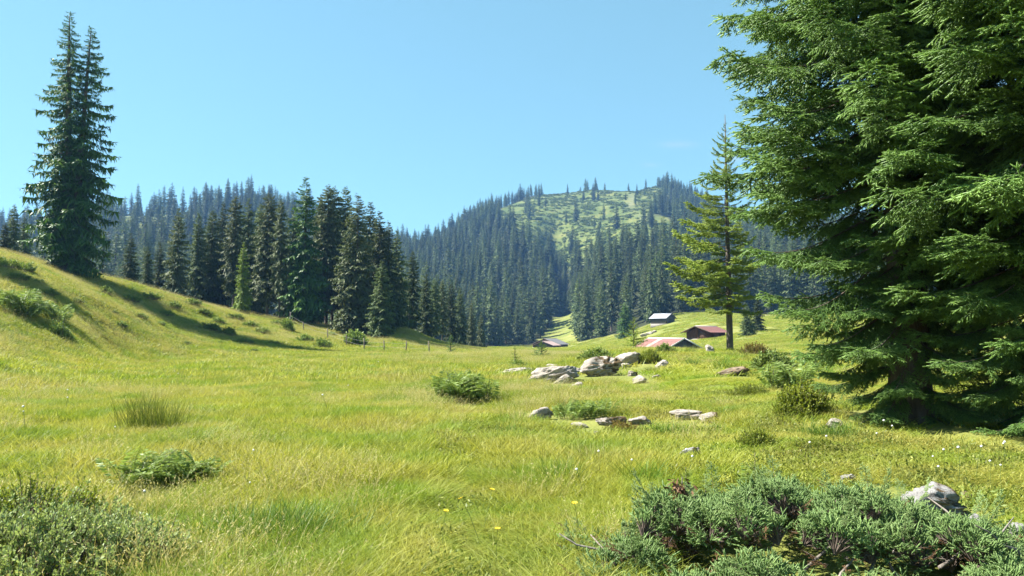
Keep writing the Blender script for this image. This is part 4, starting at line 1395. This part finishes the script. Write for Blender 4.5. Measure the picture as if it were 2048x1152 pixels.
def place_shrub(name, label, cat, px, py, wpx, hpx, branch, mats, nb, group=None, Y=None, seed=0):
    p = hit(px, py) if Y is None else at(px, Y)
    m = p[1] / F
    rg = np.random.default_rng(1200 + seed)
    me = shrub_mesh(name, wpx * m, hpx * m, nb, branch, mats, rg)
    # follow the land
    n_ = len(me.vertices); co = np.empty(n_ * 3, np.float32); me.vertices.foreach_get('co', co); co = co.reshape(-1, 3)
    co[:, 2] += ground(co[:, 0] + p[0], co[:, 1] + p[1]) - p[2]
    me.vertices.foreach_set('co', co.ravel())
    return tag(link(name, me, None, p), label, cat, group)
YM = [LEAF_Y, TWIGW]; GM = [LEAF_G, TWIGW]; RM = [LEAF_R, TWIGW]
for i, a in enumerate([
    ('bilberry_shrub', 'yellow green bilberry patch on the knoll side, well left of the big spruce', 'shrub', 1498, 798, 110, 30, LB, YM, 120),
    ('bilberry_shrub', 'bright bilberry bush under the lower left boughs of the big spruce', 'shrub', 1605, 832, 130, 62, LB, YM, 190),
    ('bilberry_shrub', 'yellow green bilberry bush in front of the earthy patch near the big spruce', 'shrub', 1512, 900, 90, 44, LB, YM, 110),
    ('bilberry_shrub', 'low bilberry carpet between the big spruce and the juniper', 'shrub', 1630, 905, 190, 30, LB, YM, 200),
    ('bilberry_shrub', 'orange tinged bilberry shrub over the stone with reddish moss', 'shrub', 1248, 866, 92, 26, LB, RM, 90),
    ('bilberry_shrub', 'yellow green bilberry shoots at the right end of the juniper', 'shrub', 1762, 1030, 150, 40, LB, YM, 130),
    ('bilberry_shrub', 'bilberry patch covering the right side of the slanted pale rock', 'shrub', 1302, 727, 46, 28, LB, YM, 80),
    ('bilberry_shrub', 'reddish shrub patch behind the earthy ledge at the slender spruce', 'shrub', 1510, 712, 90, 26, LB, RM, 100),
    ('willow_shrub', 'wide round willow shrub behind the long rock slab on the knoll', 'shrub', 1190, 722, 84, 26, LBB, GM, 120),
    ('willow_shrub', 'low willow shrub left of the long rock slab', 'shrub', 1036, 742, 62, 22, LBB, GM, 80),
    ('willow_shrub', 'dark shrub on the bank behind the earthy ledge', 'shrub', 1545, 742, 90, 42, LBB, GM, 120),
    ('willow_shrub', 'light green shrub at the foot of the broad olive grey spruce', 'shrub', 712, 692, 44, 32, LBB, GM, 90),
    ('willow_shrub', 'dark shrub on the lower slope beside the fence corner', 'shrub', 648, 699, 42, 22, LBB, GM, 70),
    ('willow_shrub', 'dark shrub halfway up the slope before the grove', 'shrub', 575, 664, 30, 24, LBB, GM, 70),
    ('willow_shrub', 'dark leafy shrub where the shaded hollow meets the meadow', 'shrub', 122, 676, 38, 30, LBB, GM, 80),
    ('willow_shrub', 'small bush between the spruce sapling and the pasture beside the knoll', 'shrub', 1332, 706, 44, 20, LBB, GM, 70),
]):
    place_shrub(*a, seed=i)
# shrub clumps on the left slope, copies of four kinds
SLOPE = [shrub_mesh('shrub_clump', 1.6, .75, 45, LBB, GM, np.random.default_rng(1300 + k)) for k in range(4)]
SL = [(100, 592, 44), (18, 612, 60), (60, 604, 50), (242, 655, 36), (318, 650, 28), (348, 618, 42), (384, 612, 40), (300, 600, 44), (262, 606, 50), (330, 632, 46), (420, 662, 44), (452, 672, 46), (486, 690, 40), (436, 646, 36), (372, 690, 24), (524, 668, 40), (500, 655, 36), (546, 690, 36), (470, 640, 42), (408, 630, 36), (610, 684, 36), (150, 606, 40), (30, 560, 46), (76, 568, 34), (210, 590, 40), (552, 650, 34), (280, 640, 30), (508, 706, 30), (170, 630, 24), (226, 628, 22), (590, 702, 30), (440, 690, 22), (660, 672, 30), (10, 536, 60), (50, 545, 50)]
for i, (px, py, w) in enumerate(SL):
    p = hit(px, py)
    s = w * p[1] / F / 1.5
    o = link('shrub_clump', SLOPE[i % 4], None, p, (0, 0, pr.uniform(0, 6.28)), (s * pr.uniform(.9, 1.3), s, s * pr.uniform(.5, .8)))
    tag(o, 'low green shrub clump in the grass of the left slope', 'shrub', 'shrub clumps on the left slope')

# small spruces
def young_spruce(label, px, py, top, R, dark=False, Y=None, seed=0, group=None):
    rg = np.random.default_rng(1500 + seed)
    p = hit(px, py) if Y is None else at(px, Y)
    h = zrow(top, p[1]) - p[2]
    root = thing('young_spruce', label, 'tree', p, 0, group)
    bo = [blade_bough(3, rg, 16, 4, .3, .05, .1, .05, .10, True, .55, .45, .6) for _ in range(4)]
    c = crown_mb(h, R, rg, bo, .03, 11, 7, .8, 50, 5, .05, minr=.05)
    link('crown', c.mesh('crown', [NEEDLE if dark else NEEDLE_PALE, TWIGW]), root)
    t, _ = trunk_mb(h + .2, .02 + .015 * h, rg, 6, top=.006)
    link('trunk', t.mesh('trunk', [BARK]), root)
young_spruce('small dark conical spruce in front of the farm hut on the valley floor', 1083, 718, 681, .85, True, None, 1)
young_spruce('single small spruce on the meadow edge right of the fence', 901, 711, 664, .75, True, None, 2)
young_spruce('small bright green spruce beside the slanted pale rock before the barn', 1268, 712, 634, .95, False, 42, 3)
young_spruce('thin spruce sapling standing in the low willow shrub left of the slabs', 1030, 742, 690, .45, False, None, 4)
young_spruce('tiny dark spruce in the shaded hollow of the left slope', 125, 680, 642, .5, True, None, 5)
def seedling(label, px, py, hpx, seed, Y=None):
    rg = np.random.default_rng(1600 + seed)
    p = hit(px, py) if Y is None else at(px, Y)
    h = zrow(hpx, p[1]) - p[2]
    root = thing('spruce_seedling', label, 'tree', p)
    t, _ = trunk_mb(h + .2, .008, rg, 5, top=.002)
    link('trunk', t.mesh('trunk', [BARK]), root)
    bough_parts(root, SLIM, 2.4, h, h * .36, rg, h * .25, h * .10, 6, .9, 15, 40, h * .96, .03)
JY = 6.2
seedling('little spruce seedling rising from the left part of the juniper', 1374, 1040, 922, 1, 6.0)
seedling('larger spruce seedling standing behind the middle of the juniper', 1512, 1010, 893, 2, 6.5)
seedling('very small spruce seedling between the two others in the juniper', 1412, 1030, 938, 3, 6.3)

# rushes and a tussock
RUSH = foliage_mat('rush_stems', (.06, .095, .015), (.14, .18, .028), (.28, .28, .08), .3, .5)
def blades(n, w, d, h, rg, bw=.004, lean=.25, bend=.3, seg=3, tint=(.2, .9), shape=None):
    x = rg.normal(0, .38, n) * w if shape is None else rg.uniform(-.5, .5, n) * w
    y = rg.normal(0, .38, n) * d if shape is None else rg.uniform(-.5, .5, n) * d
    hh = h * rg.uniform(.55, 1.1, n)
    az = rg.uniform(0, 6.28, n)
    lx = np.cos(az) * np.abs(rg.normal(0, lean, n)) + x / max(w, .01) * lean; ly = np.sin(az) * np.abs(rg.normal(0, lean, n)) + y / max(d, .01) * lean
    bx = np.cos(az) * rg.uniform(0, bend, n); by = np.sin(az) * rg.uniform(0, bend, n)
    fa = rg.uniform(0, 3.14, n)
    sx, sy = np.cos(fa) * bw / 2, np.sin(fa) * bw / 2
    rows, T = [], []
    t0 = rg.uniform(tint[0], tint[1], n)
    A = []
    for k in range(seg + 1):
        q = k / seg
        cx = x + hh * (lx * q + bx * q * q); cy = y + hh * (ly * q + by * q * q)
        cz = hh * (q - .28 * (np.abs(lx) + np.abs(bx)) * q * q)
        if k < seg:
            wq = 1 - .55 * q
            rows += [np.stack([cx - sx * wq, cy - sy * wq, cz], -1), np.stack([cx + sx * wq, cy + sy * wq, cz], -1)]
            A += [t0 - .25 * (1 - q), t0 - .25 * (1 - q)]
        else:
            rows.append(np.stack([cx, cy, cz], -1)); A.append(t0 + .05)
    m = 2 * seg + 1
    V = np.stack(rows, 1).reshape(-1, 3)
    base = np.arange(n)[:, None] * m
    for k in range(seg - 1):
        a = 2 * k
        T += [base + [a, a + 1, a + 3], base + [a, a + 3, a + 2]]
    a = 2 * (seg - 1)
    T.append(base + [a, a + 1, a + 2])
    return V, np.concatenate(T), np.clip(np.stack(A, 1).reshape(-1), 0, 1)
p = hit(308, 872); m_ = p[1] / F
for dx, w, h, lb in ((-26, 50, 88, 'tall rush tuft standing in the left of the meadow, left half of a pair'), (24, 46, 80, 'rush tuft joined to the right of the tall rush tuft in the meadow')):
    b = MB(); V, T, A = blades(260, w * m_, w * m_, h * m_ * 1.15, pr, .008, .22, .2, 3)
    b.add(V, T, 0, A)
    tag(link('rush_tuft', b.mesh('rush_tuft', [RUSH]), None, (p[0] + dx * m_, p[1], p[2] - .02)), lb, 'rushes')
TUSS = foliage_mat('tussock_grass', (.045, .10, .012), (.10, .20, .02), (.17, .27, .04), .35, .5)
for px, py, w, h, n, lb in ((560, 1085, 180, 62, 1500, 'saturated green grass tussock in the lower left of the meadow'), (840, 796, 90, 26, 500, 'darker tuft of long grass left of the lone fern clump'), (1185, 800, 60, 26, 300, 'brownish grass tuft in the meadow below the rock slabs'), (1655, 880, 70, 40, 400, 'arching grass tuft by the white stone under the big spruce')):
    p = hit(px, py); m_ = p[1] / F
    b = MB(); V, T, A = blades(n, w * m_, w * m_ * .8, h * m_ * 1.25, pr, .006, .5, .5, 4)
    b.add(V, T, 0, A)
    tag(link('grass_tussock', b.mesh('grass_tussock', [RUSH if 'brown' in lb else TUSS]), None, (p[0], p[1], p[2] - .02)), lb, 'grass tuft')

# the juniper at the lower right, branch by branch
jr = np.random.default_rng(81)
def juniper_clump(rg, n=62, sp_=.11, h=.10):
    """A rounded tuft: short upright forked shoots packed with needles."""
    b = MB()
    SP, SD, SL, ST = [], [], [], []
    for i in range(n):
        a = rg.uniform(0, 6.28); r = math.sqrt(rg.random())
        base = np.array([math.cos(a) * r * sp_, math.sin(a) * r * sp_, h * (1 - r * r) * rg.uniform(.3, .9) - .02])
        d = unit(np.array([math.cos(a) * r * .9, math.sin(a) * r * .9, .8]) + rg.normal(0, .22, 3))
        l = rg.uniform(.035, .085)
        SP.append(base); SD.append(d); SL.append(l); ST.append(.42 + .3 * (base[2] / h) + rg.normal(0, .08))
        for k in range(3):
            e = unit(d + rg.normal(0, .55, 3))
            SP.append(base + d * l * rg.uniform(.2, .8)); SD.append(e); SL.append(l * rg.uniform(.4, .7)); ST.append(.5 + rg.normal(0, .1))
        b.tube([(0, 0, -.10), base * .6 - [0, 0, .03], base], [.004, .003, .0015], 3, 1, .5, cap=False)
    V, T, tt = shoots_to_needles(np.array(SP), np.array(SD), np.array(SL), np.array(ST), rg, 12, .0115, .0036)
    b.add(V, T, 0, tt)
    return b.arrays()
JB = []
for k in range(6):
    b = MB(); b.addmb(juniper_clump(jr))
    JB.append(b.mesh('juniper_branch', [JUNI, TWIGW]))
JF = []
for k in range(2):
    a_ = fine_bough(3.0, jr, .12, .5, .15, 9, .5, .05, .018, .085, -.05, .18, .13)
    b = MB(); b.addmb(a_)
    JF.append(b.mesh('juniper_spray', [JUNI, TWIGW]))
JD = []
for k in range(2):
    a_ = fine_bough(3.0, jr, .15, .32, .3, 7, .5, .035, .014, .12, .05, .1, .11)
    b = MB(); b.addmb(a_)
    JD.append(b.mesh('dead_branch', [JDEAD, GREYW]))
print('juniper', [len(m.polygons) for m in JB], [len(m.polygons) for m in JD], 'big', [len(m.polygons) for m in BIG])
jc = np.array(at(1615, 5.45))
juni = thing('juniper_bush', 'wide blue green juniper bush spread over the ground at the lower right', 'shrub', jc)
def jun_out(px):
    return np.interp(px, [1180, 1205, 1300, 1400, 1480, 1560, 1660, 1760, 1850, 1960, 2045], [1120, 1012, 978, 955, 940, 930, 945, 985, 1005, 1050, 1110])
pads = []
FERNS.append((jc[0], jc[1] - .1, 1.35, .5))
for _ in range(4000):
    x = jr.uniform(-1.75, 1.75); y = jr.uniform(-1.35, 1.05)
    e = 1 - (x / 1.68) ** 2 - ((y + .15) / 1.15) ** 2
    if e < 0 or len(pads) >= 38: continue
    if all((x - q[0]) ** 2 + ((y - q[1]) * 1.15) ** 2 > .315 ** 2 for q in pads):
        pads.append((x, y, e))
nj = nd = 0
for pxx, pyy, e in pads:
    P0 = np.array([jc[0] + pxx, jc[1] + pyy]); g = gz(*P0)
    px = 1024 + F * P0[0] / P0[1]
    h = (.56 * max(e, .03) ** .5 + .06) * jr.uniform(.72, 1.12)
    h = min(h, max(.1, zrow(float(jun_out(px)), P0[1]) - g))
    rad = jr.uniform(.17, .25)
    out = math.atan2(pyy + .15, pxx)
    for k in range(7):
        a = k * 2.4 + jr.normal(0, .2); r = rad * math.sqrt((k + .4) / 7)
        x = pxx + r * math.cos(a); y = pyy + r * math.sin(a) * .85
        z = h - .55 * r * r / rad - .14 + jr.normal(0, .015)
        if nj >= 299: break
        link('branch', JB[jr.integers(6)], juni, (x, y, g - jc[2] + max(.02, z)), (-math.sin(a) * r / rad * .75 + jr.normal(0, .15), math.cos(a) * r / rad * .75 + jr.normal(0, .15), jr.uniform(0, 6.28)), jr.uniform(.85, 1.2))
        nj += 1
    # a ragged spray or two standing out of the pad
    for k in range(1):
        if nj >= 299: break
        a = out + jr.normal(0, .9)
        link('branch', JF[jr.integers(2)], juni, (pxx + .06 * math.cos(a), pyy + .06 * math.sin(a), g - jc[2] + max(.02, h - .15)), (jr.normal(0, .3), -jr.uniform(.35, 1.0), a), jr.uniform(.075, .12))
        nj += 1
    # bare and withered wood under the pad
    for k in range(4):
        a = jr.uniform(0, 6.28)
        link('dead_branch', JD[jr.integers(2)], juni, (pxx + .12 * math.cos(a), pyy + .12 * math.sin(a), g - jc[2] + h * jr.uniform(.15, .62)), (jr.normal(0, .4), -jr.uniform(-.2, .6), a), jr.uniform(.055, .095)); nd += 1
print('juniper branches', nj, nd)
for i in range(26):
    x = jr.uniform(-1.3, 1.5); y = jr.uniform(-1.1, -.2)
    az = jr.uniform(0, 6.28)
    b = MB()
    P = [np.array([0, 0, 0])]
    d = np.array([math.cos(az), math.sin(az), jr.uniform(.1, .6)])
    for k in range(4):
        P.append(P[-1] + d * .13 + jr.normal(0, .025, 3))
    b.tube(np.array(P), np.linspace(.014, .004, 5), 5)
    link('bare_stem', b.mesh('bare_stem', [GREYW]), juni, (x, y, gz(jc[0] + x, jc[1] + y) - jc[2] + jr.uniform(-.02, .12)), (0, 0, 0))
# withered leaf bunch caught in the juniper
p = at(1364, 5.75)
b = MB()
k = 160
Pp = np.stack([jr.normal(0, .045, k), jr.normal(0, .035, k), jr.uniform(.0, .24, k)], -1)
leaves(b, Pp, unit(jr.normal(0, 1, (k, 3)) + [0, 0, -.8]), .07, .022, jr.uniform(0, 1, k), jr)
b.tube([(0, 0, -.3), (0, 0, .0), (.01, 0, .26)], [.006, .006, .003], 4, 1)
tag(link('withered_plant', b.mesh('withered_plant', [JDEAD, GREYW]), None, (p[0], p[1], p[2] + .3)), 'brown withered leaf bunch hanging in the left part of the juniper', 'dead plant')

# the alpine rose bush in the lower left corner
ar = np.random.default_rng(91)
AB = []
for k in range(6):
    a_ = leafy_branch(.4, ar, 190, .034, .016, 7)
    b = MB(); b.addmb(a_)
    AB.append(b.mesh('leafy_branch', [LEAF_A, TWIGW]))
AY = []
for k in range(2):
    a_ = leafy_branch(.4, ar, 150, .028, .016, 6)
    b = MB(); b.addmb(a_)
    AY.append(b.mesh('yellow_branch', [LEAF_Y, TWIGW]))
ac = np.array(at(45, 5.2))
rose = thing('alpine_rose_bush', 'dense grey green bush with small leaves in the lower left corner', 'shrub', ac)
na = 0
while na < 290:
    x = ar.uniform(-1.5, .95); y = ar.uniform(-1.1, 1.0)
    e = 1 - ((x + .3) / 1.28) ** 2 - (y / 1.05) ** 2
    if e < 0: continue
    h = (.47 * e ** .5) * (1 + .25 * math.sin(x * 6 + 2) * math.sin(y * 5)) + .04
    g = gz(ac[0] + x, ac[1] + y) - ac[2]
    s = ar.uniform(.6, 1.05)
    z = max(-.03, h - .34 * s)
    yel = ((x + .12) ** 2 + (y - .45) ** 2) < .12 and ar.random() < .75
    link('branch', (AY if yel else AB)[ar.integers(2 if yel else 6)], rose, (x, y, g + z), (ar.normal(0, .3) - y * .35, ar.normal(0, .3) + x * .35, ar.uniform(0, 6.28)), s)
    na += 1
# ------------------------------------------------------------------ the grass of the meadow
qr = np.random.default_rng(101)
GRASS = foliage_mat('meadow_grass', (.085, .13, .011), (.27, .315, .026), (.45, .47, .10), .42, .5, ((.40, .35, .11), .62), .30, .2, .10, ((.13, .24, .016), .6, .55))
GRASS_G = foliage_mat('fresh_grass', (.06, .135, .010), (.18, .305, .022), (.32, .42, .06), .42, .5, None, .3, .2, .10)
STRAW = foliage_mat('dry_grass', (.26, .22, .07), (.42, .37, .15), (.55, .50, .26), .35, .6, None, .3, .2, .10)
HERB = foliage_mat('meadow_herbs', (.08, .13, .02), (.16, .22, .035), (.29, .32, .07), .35, .5, ((.24, .15, .06), .35), .6, .2, .15)
def patch(name, n, w, h, mat, rg, bw, lean, bend, seg, tint=(.15, .95)):
    V, T, A = blades(n, w, w, h, rg, bw, lean, bend, seg, tint, shape=1)
    return mesh_np(name, V, T, [mat], None, {'tint': A})
def seed_patch(name, n, w, h, rg):
    """Thin stems with feathery seed heads."""
    b = MB()
    V, T, A = blades(n, w, w, h, rg, .0035, .35, .5, 3, (.3, .9), shape=1)
    b.add(V, T, 0, A)
    tips = V.reshape(n, 7, 3)[:, 6]; low = V.reshape(n, 7, 3)[:, 4]
    D = unit(tips - low)
    P = np.repeat(tips, 4, 0) - np.repeat(D, 4, 0) * rg.uniform(0, .09, (4 * n, 1)) * h / .45
    leaves(b, P, unit(np.repeat(D, 4, 0) + rg.normal(0, .35, (4 * n, 3))), .026 * h / .45, .0055, rg.uniform(.4, 1, 4 * n), rg)
    return b.mesh(name, [STRAW])
def herb_patch(name, n, w, h, rg):
    b = MB()
    P = np.stack([rg.uniform(-.5, .5, n) * w, rg.uniform(-.5, .5, n) * w, rg.uniform(.1, 1, n) ** 1.3 * h], -1)
    leaves(b, P, unit(rg.normal(0, 1, (n, 3)) + [0, 0, .5]), .035, .016, rg.uniform(0, 1, n), rg)
    V, T, A = blades(n // 2, w, w, h * 1.3, rg, .004, .5, .5, 2, (.2, .9), shape=1)
    b.add(V, T, 0, A)
    return b.mesh(name, [HERB])
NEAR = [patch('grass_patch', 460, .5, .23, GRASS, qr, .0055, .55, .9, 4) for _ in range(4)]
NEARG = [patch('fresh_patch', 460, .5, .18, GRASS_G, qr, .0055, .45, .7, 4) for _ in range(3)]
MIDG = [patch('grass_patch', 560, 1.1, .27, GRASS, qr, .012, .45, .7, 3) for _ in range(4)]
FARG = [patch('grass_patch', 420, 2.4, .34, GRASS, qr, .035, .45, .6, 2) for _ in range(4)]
SEED = [seed_patch('seed_heads', 100, .6, .44, qr) for _ in range(3)]
SEEDF = [seed_patch('seed_heads', 200, 1.8, .5, qr) for _ in range(3)]
HERBS = [herb_patch('herb_patch', 260, .5, .10, qr) for _ in range(4)]
def field(r0, r1, sp_, jit=.6):
    """Points over the land between two distances, in the part one can look at."""
    pts = []
    half = 72 if r1 < 30 else 54
    n = int((r1 * r1 - r0 * r0) * .5 * math.radians(2 * half) / sp_ ** 2)
    th = qr.uniform(-math.radians(half), math.radians(half), n)
    r = np.sqrt(qr.uniform(r0 * r0, r1 * r1, n))
    return r * np.sin(th), r * np.cos(th)
def normals(x, y, e=.4):
    zx = (ground(x + e, y) - ground(x - e, y)) / (2 * e); zy = (ground(x, y + e) - ground(x, y - e)) / (2 * e)
    return zx, zy
def lay(name, label, x, y, meshes, s, hs, cat='grass', follow=1.0):
    x, y = np.asarray(x), np.asarray(y); s, hs = np.asarray(s), np.asarray(hs)
    o_ = off_rocks(x, y); x, y, s, hs = x[o_], y[o_], s[o_], hs[o_]
    z = ground(x, y)
    zx, zy = normals(x, y)
    n = len(x)
    rz = qr.uniform(0, 6.28, n)
    # tilt to the slope: rotation about the slope's axis, then a random turn before it
    R = np.zeros((n, 3))
    for i in range(n):
        nv = Vector((-zx[i], -zy[i], 1)).normalized()
        q = Vector((0, 0, 1)).rotation_difference(nv) @ Euler((0, 0, rz[i])).to_quaternion()
        R[i] = q.to_euler()[:]
    S = np.stack([s, s, s * hs], -1)
    return tag(scatter(name, np.stack([x, y, z - .01], -1), R, S, qr.integers(0, len(meshes), n), meshes), label, cat)
def pxy(x, y):
    z = ground(x, y)
    return project(np.stack([x, y, z], -1))
def trod(x, y):
    """The trodden line through the meadow: shorter grass."""
    c = -.18 - .035 * y + .16 * np.sin(y * .45)
    return np.exp(-((x - c) / .42) ** 2) * (1 - sstep(20, 38, y))
def rough(x, y):
    """0 on the lush wet meadow, 1 on the short turf of the knoll and the stony ground on the right."""
    th = np.arctan2(x, y)
    r = np.hypot(x, y)
    k = sstep(.05, .22, th - .10 * (r < 12)) * (r < 75)
    return np.clip(k + .0 * x, 0, 1)
def under_trees(x, y):
    m = np.zeros_like(x)
    for px, Y, rad in ((1822, 12.0, 2.1), (2125, 10.6, 2.4)):
        p = at(px, Y)
        m = np.maximum(m, np.exp(-(((x - p[0]) ** 2 + (y - p[1]) ** 2) / rad ** 2) ** 2))
    return m
def off_rocks(x, y):
    m = np.ones(len(x), bool)
    for rx, ry, a, b in ROCKS + FERNS:
        near = np.abs(y - ry) < b + 4
        e = max(.02, .012 * ry)
        m &= ~((((x - rx) / (a * .95 + e)) ** 2 + ((y - ry + .5 * b) / (b * 1.7 + e * 6)) ** 2) < 1)
    return m
def hum(x, y, k=1.0):
    return .5 + .25 * _wsum(_WN, x * k, y * k)
tot = 0
# close by
x, y = field(1.2, 9.5, .23)
rg_, tr_, ut = rough(x, y), trod(x, y), under_trees(x, y)
h_ = np.clip(hum(x, y, .7), .2, 1.1)
keep = qr.random(len(x)) > .35 * rg_
keep &= qr.random(len(x)) > .9 * ut
s = qr.uniform(.8, 1.25, len(x)) * (1 - .25 * rg_)
big = np.clip(.5 + .5 * _wsum(_WM, x * 2.6 + 9, y * 2.6), .0, 1.2)
hs = (.38 + .45 * h_ + .42 * big) * (1 - .78 * tr_) * (1 - .45 * rg_)
k = keep
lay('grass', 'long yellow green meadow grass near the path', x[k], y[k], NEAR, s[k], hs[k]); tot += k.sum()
k = keep & (qr.random(len(x)) < np.clip(1.9 * (hum(x + 30, y, .35) - .38) + .6 * tr_, .1, .95))
lay('grass', 'fresh green grass between the longer meadow grass', x[k] + .1, y[k], NEARG, s[k], hs[k]); tot += k.sum()
# middle
x, y = field(8.5, 27, .42)
rg_, tr_, ut = rough(x, y), trod(x, y), under_trees(x, y)
h_ = np.clip(hum(x, y, .6), .2, 1.1)
k = (qr.random(len(x)) > .25 * rg_) & (qr.random(len(x)) > .9 * ut)
s = qr.uniform(.75, 1.2, len(x)); hs = (.6 + .7 * h_) * (1 - .72 * tr_) * (1 - .45 * rg_) / s
lay('grass', 'yellow green grass of the open meadow', x[k], y[k], MIDG, s[k], hs[k]); tot += k.sum()
# far
x, y = field(25, 130, 1.05)
_, py_ = pxy(x, y)
rg_ = rough(x, y)
fo, sc, so, dry = far_masks(x, y, ground(x, y))
r_ = np.hypot(x, y)
slope_ = (np.abs(ground(x, y)) > .8) & (x < 5)
k = (so < .35 + .3 * qr.random(len(x)))
k &= qr.random(len(x)) < np.where(r_ > 75, .6, 1.0)
s = qr.uniform(.7, 1.25, len(x)) * np.where(r_ > 60, 1.25, 1.0); hs = (.7 + .6 * hum(x, y, .4)) * (1 - .5 * rg_) / s * np.where(slope_, .8, 1)
lay('grass', 'grass of the far meadow, the knoll and the left slope', x[k], y[k], FARG, s[k], hs[k]); tot += k.sum()
# the pasture round the huts
x, y = field(120, 330, 3.4)
fo, sc, so, dry = far_masks(x, y, ground(x, y))
k = (fo < .5) & (qr.random(len(x)) < .8) & (np.arctan2(x, y) > -.12)
s = qr.uniform(1.3, 2.2, len(x))
lay('grass', 'rough grass of the pasture round the huts', x[k], y[k], FARG, s[k], qr.uniform(.35, .75, k.sum())); tot += k.sum()
# dry seed heads
x, y = field(2.5, 26, .55)
d_ = np.clip(1.7 * (.5 + .5 * _wsum(_WM, x * 2.2, y * 2.2) - .45), .03, 1) * (1 - rough(x, y)) * (1 - trod(x, y))
k = (qr.random(len(x)) < d_ * .75) & (under_trees(x, y) < .3)
s = qr.uniform(.75, 1.15, len(x))
lay('dry_seed_grass', 'pale seed heads of dry grass over the meadow', x[k], y[k], SEED, s[k], np.ones(k.sum())); tot += k.sum()
x, y = field(24, 105, 1.5)
_, _, so, dry = far_masks(x, y, ground(x, y))
slope_ = (ground(x, y) > .8) & (x < 5)
d_ = np.clip(1.5 * (.5 + .5 * _wsum(_WM, x * .8, y * .8) - .35), .05, 1) * (1 - .8 * rough(x, y)) + dry + .9 * slope_
k = (qr.random(len(x)) < d_ * .8) & (so < .5)
s = qr.uniform(.8, 1.2, len(x))
lay('dry_seed_grass', 'dry straw coloured grass towards the end of the meadow and on the slope', x[k], y[k], SEEDF, s[k], np.ones(k.sum())); tot += k.sum()
# taller tussocks here and there
TALL = [patch('tussock', 150, .36, .42, TUSS, qr, .006, .4, .55, 4, (.1, .9)) for _ in range(2)] + [patch('tussock', 150, .36, .44, RUSH, qr, .006, .35, .5, 4, (.3, 1)) for _ in range(2)] + [patch('tussock', 130, .36, .40, STRAW, qr, .005, .5, .7, 4, (.2, .9)) for _ in range(2)]
x, y = field(3.5, 60, 1.5)
k = (qr.random(len(x)) < np.clip(1.5 * hum(x, y, .3) - .3, .05, .9) * (1 - .75 * trod(x, y))) & (under_trees(x, y) < .3)
s = qr.uniform(.5, 1.15, len(x)) * np.where(np.hypot(x, y) > 25, 1.5, 1.0)
lay('tall_grass', 'scattered taller tussocks of darker and of dry grass over the meadow', x[k], y[k], TALL, s[k], qr.uniform(.6, 1.0, k.sum()) / np.where(np.hypot(x, y) > 25, 1.4, 1.0)[k]); tot += k.sum()
# herbs of the stony turf
x, y = field(2.5, 20, .36)
rg_ = rough(x, y)
k = (qr.random(len(x)) < .28 + .65 * rg_ + .3 * trod(x, y)) & (under_trees(x, y) < .6)
s = qr.uniform(.7, 1.3, len(x))
lay('meadow_herbs', 'small leafy herbs in the short turf', x[k], y[k], HERBS, s[k], qr.uniform(.6, 1.3, k.sum()), 'herbs'); tot += k.sum()
print('scattered patches', tot)
# flowers one can count
def flower_mesh(kind):
    b = MB()
    h = .32
    b.tube([(0, 0, 0), (.01, 0, h * .6), (.0, 0.01, h)], [.0022, .002, .0015], 3, 0, .5, cap=False)
    if kind == 'puff':
        V, T = ico(1)
        b.add(V * [.013, .013, .012] + [0, .01, h + .008], T, 1)
    else:
        for i in range(12):
            a = i * 2 * math.pi / 12
            c, s_ = math.cos(a), math.sin(a)
            b.add([(0, .01, h), (c * .02 - s_ * .005, .01 + s_ * .02 + c * .005, h + .008), (c * .02 + s_ * .005, .01 + s_ * .02 - c * .005, h + .008)], [[0, 1, 2]], 1)
        V, T = ico(1)
        b.add(V * [.006, .006, .005] + [0, .01, h + .004], T, 1)
    return b
PUFFM = plain_mat('white_seed_puff', [(.3, (.62, .61, .57)), (.7, (.74, .73, .70))], 9, .9)
YELM = plain_mat('yellow_petals', [(.3, (.62, .42, .01)), (.7, (.72, .52, .02))], 9, .6)
STEM = plain_mat('flower_stem', [(.3, (.08, .12, .03)), (.7, (.13, .18, .05))], 9, .7)
FLP = flower_mesh('puff').mesh('seed_puff', [STEM, PUFFM]); FLY = flower_mesh('y').mesh('yellow_flower', [STEM, YELM])
for px, py in ((1255, 975), (1370, 985), (512, 1020), (310, 1055), (230, 895), (55, 866), (55, 880), (1880, 958), (1905, 970), (1872, 1000), (1990, 985), (1998, 950), (1940, 962), (2005, 935), (1615, 945), (1640, 930), (1750, 915), (1760, 900), (1780, 905), (1864, 965), (1968, 975), (140, 825), (135, 838), (525, 955), (700, 800), (660, 838), (1395, 965), (1165, 1008), (72, 760), (350, 762), (365, 770), (760, 742), (1200, 968)):
    p = hit(px, py)
    o = link('seed_puff', FLP, None, (p[0], p[1] - .1, p[2]), (qr.normal(0, .15), qr.normal(0, .15), qr.uniform(0, 6)), qr.uniform(.8, 1.2) * (1 if p[1] < 12 else 1.4))
    tag(o, 'white fluffy seed head on a thin stem in the meadow grass', 'flower', 'white seed heads in the meadow')
for px, py in ((966, 1062), (961, 1092), (992, 1150), (885, 1100), (1155, 1100)):
    p = hit(px, py)
    o = link('yellow_flower', FLY, None, (p[0], p[1] - .05, p[2]), (qr.normal(0, .15), qr.normal(0, .15), qr.uniform(0, 6)), qr.uniform(.9, 1.2))
    tag(o, 'small yellow flower in the short grass of the trodden path', 'flower', 'yellow flowers along the path')
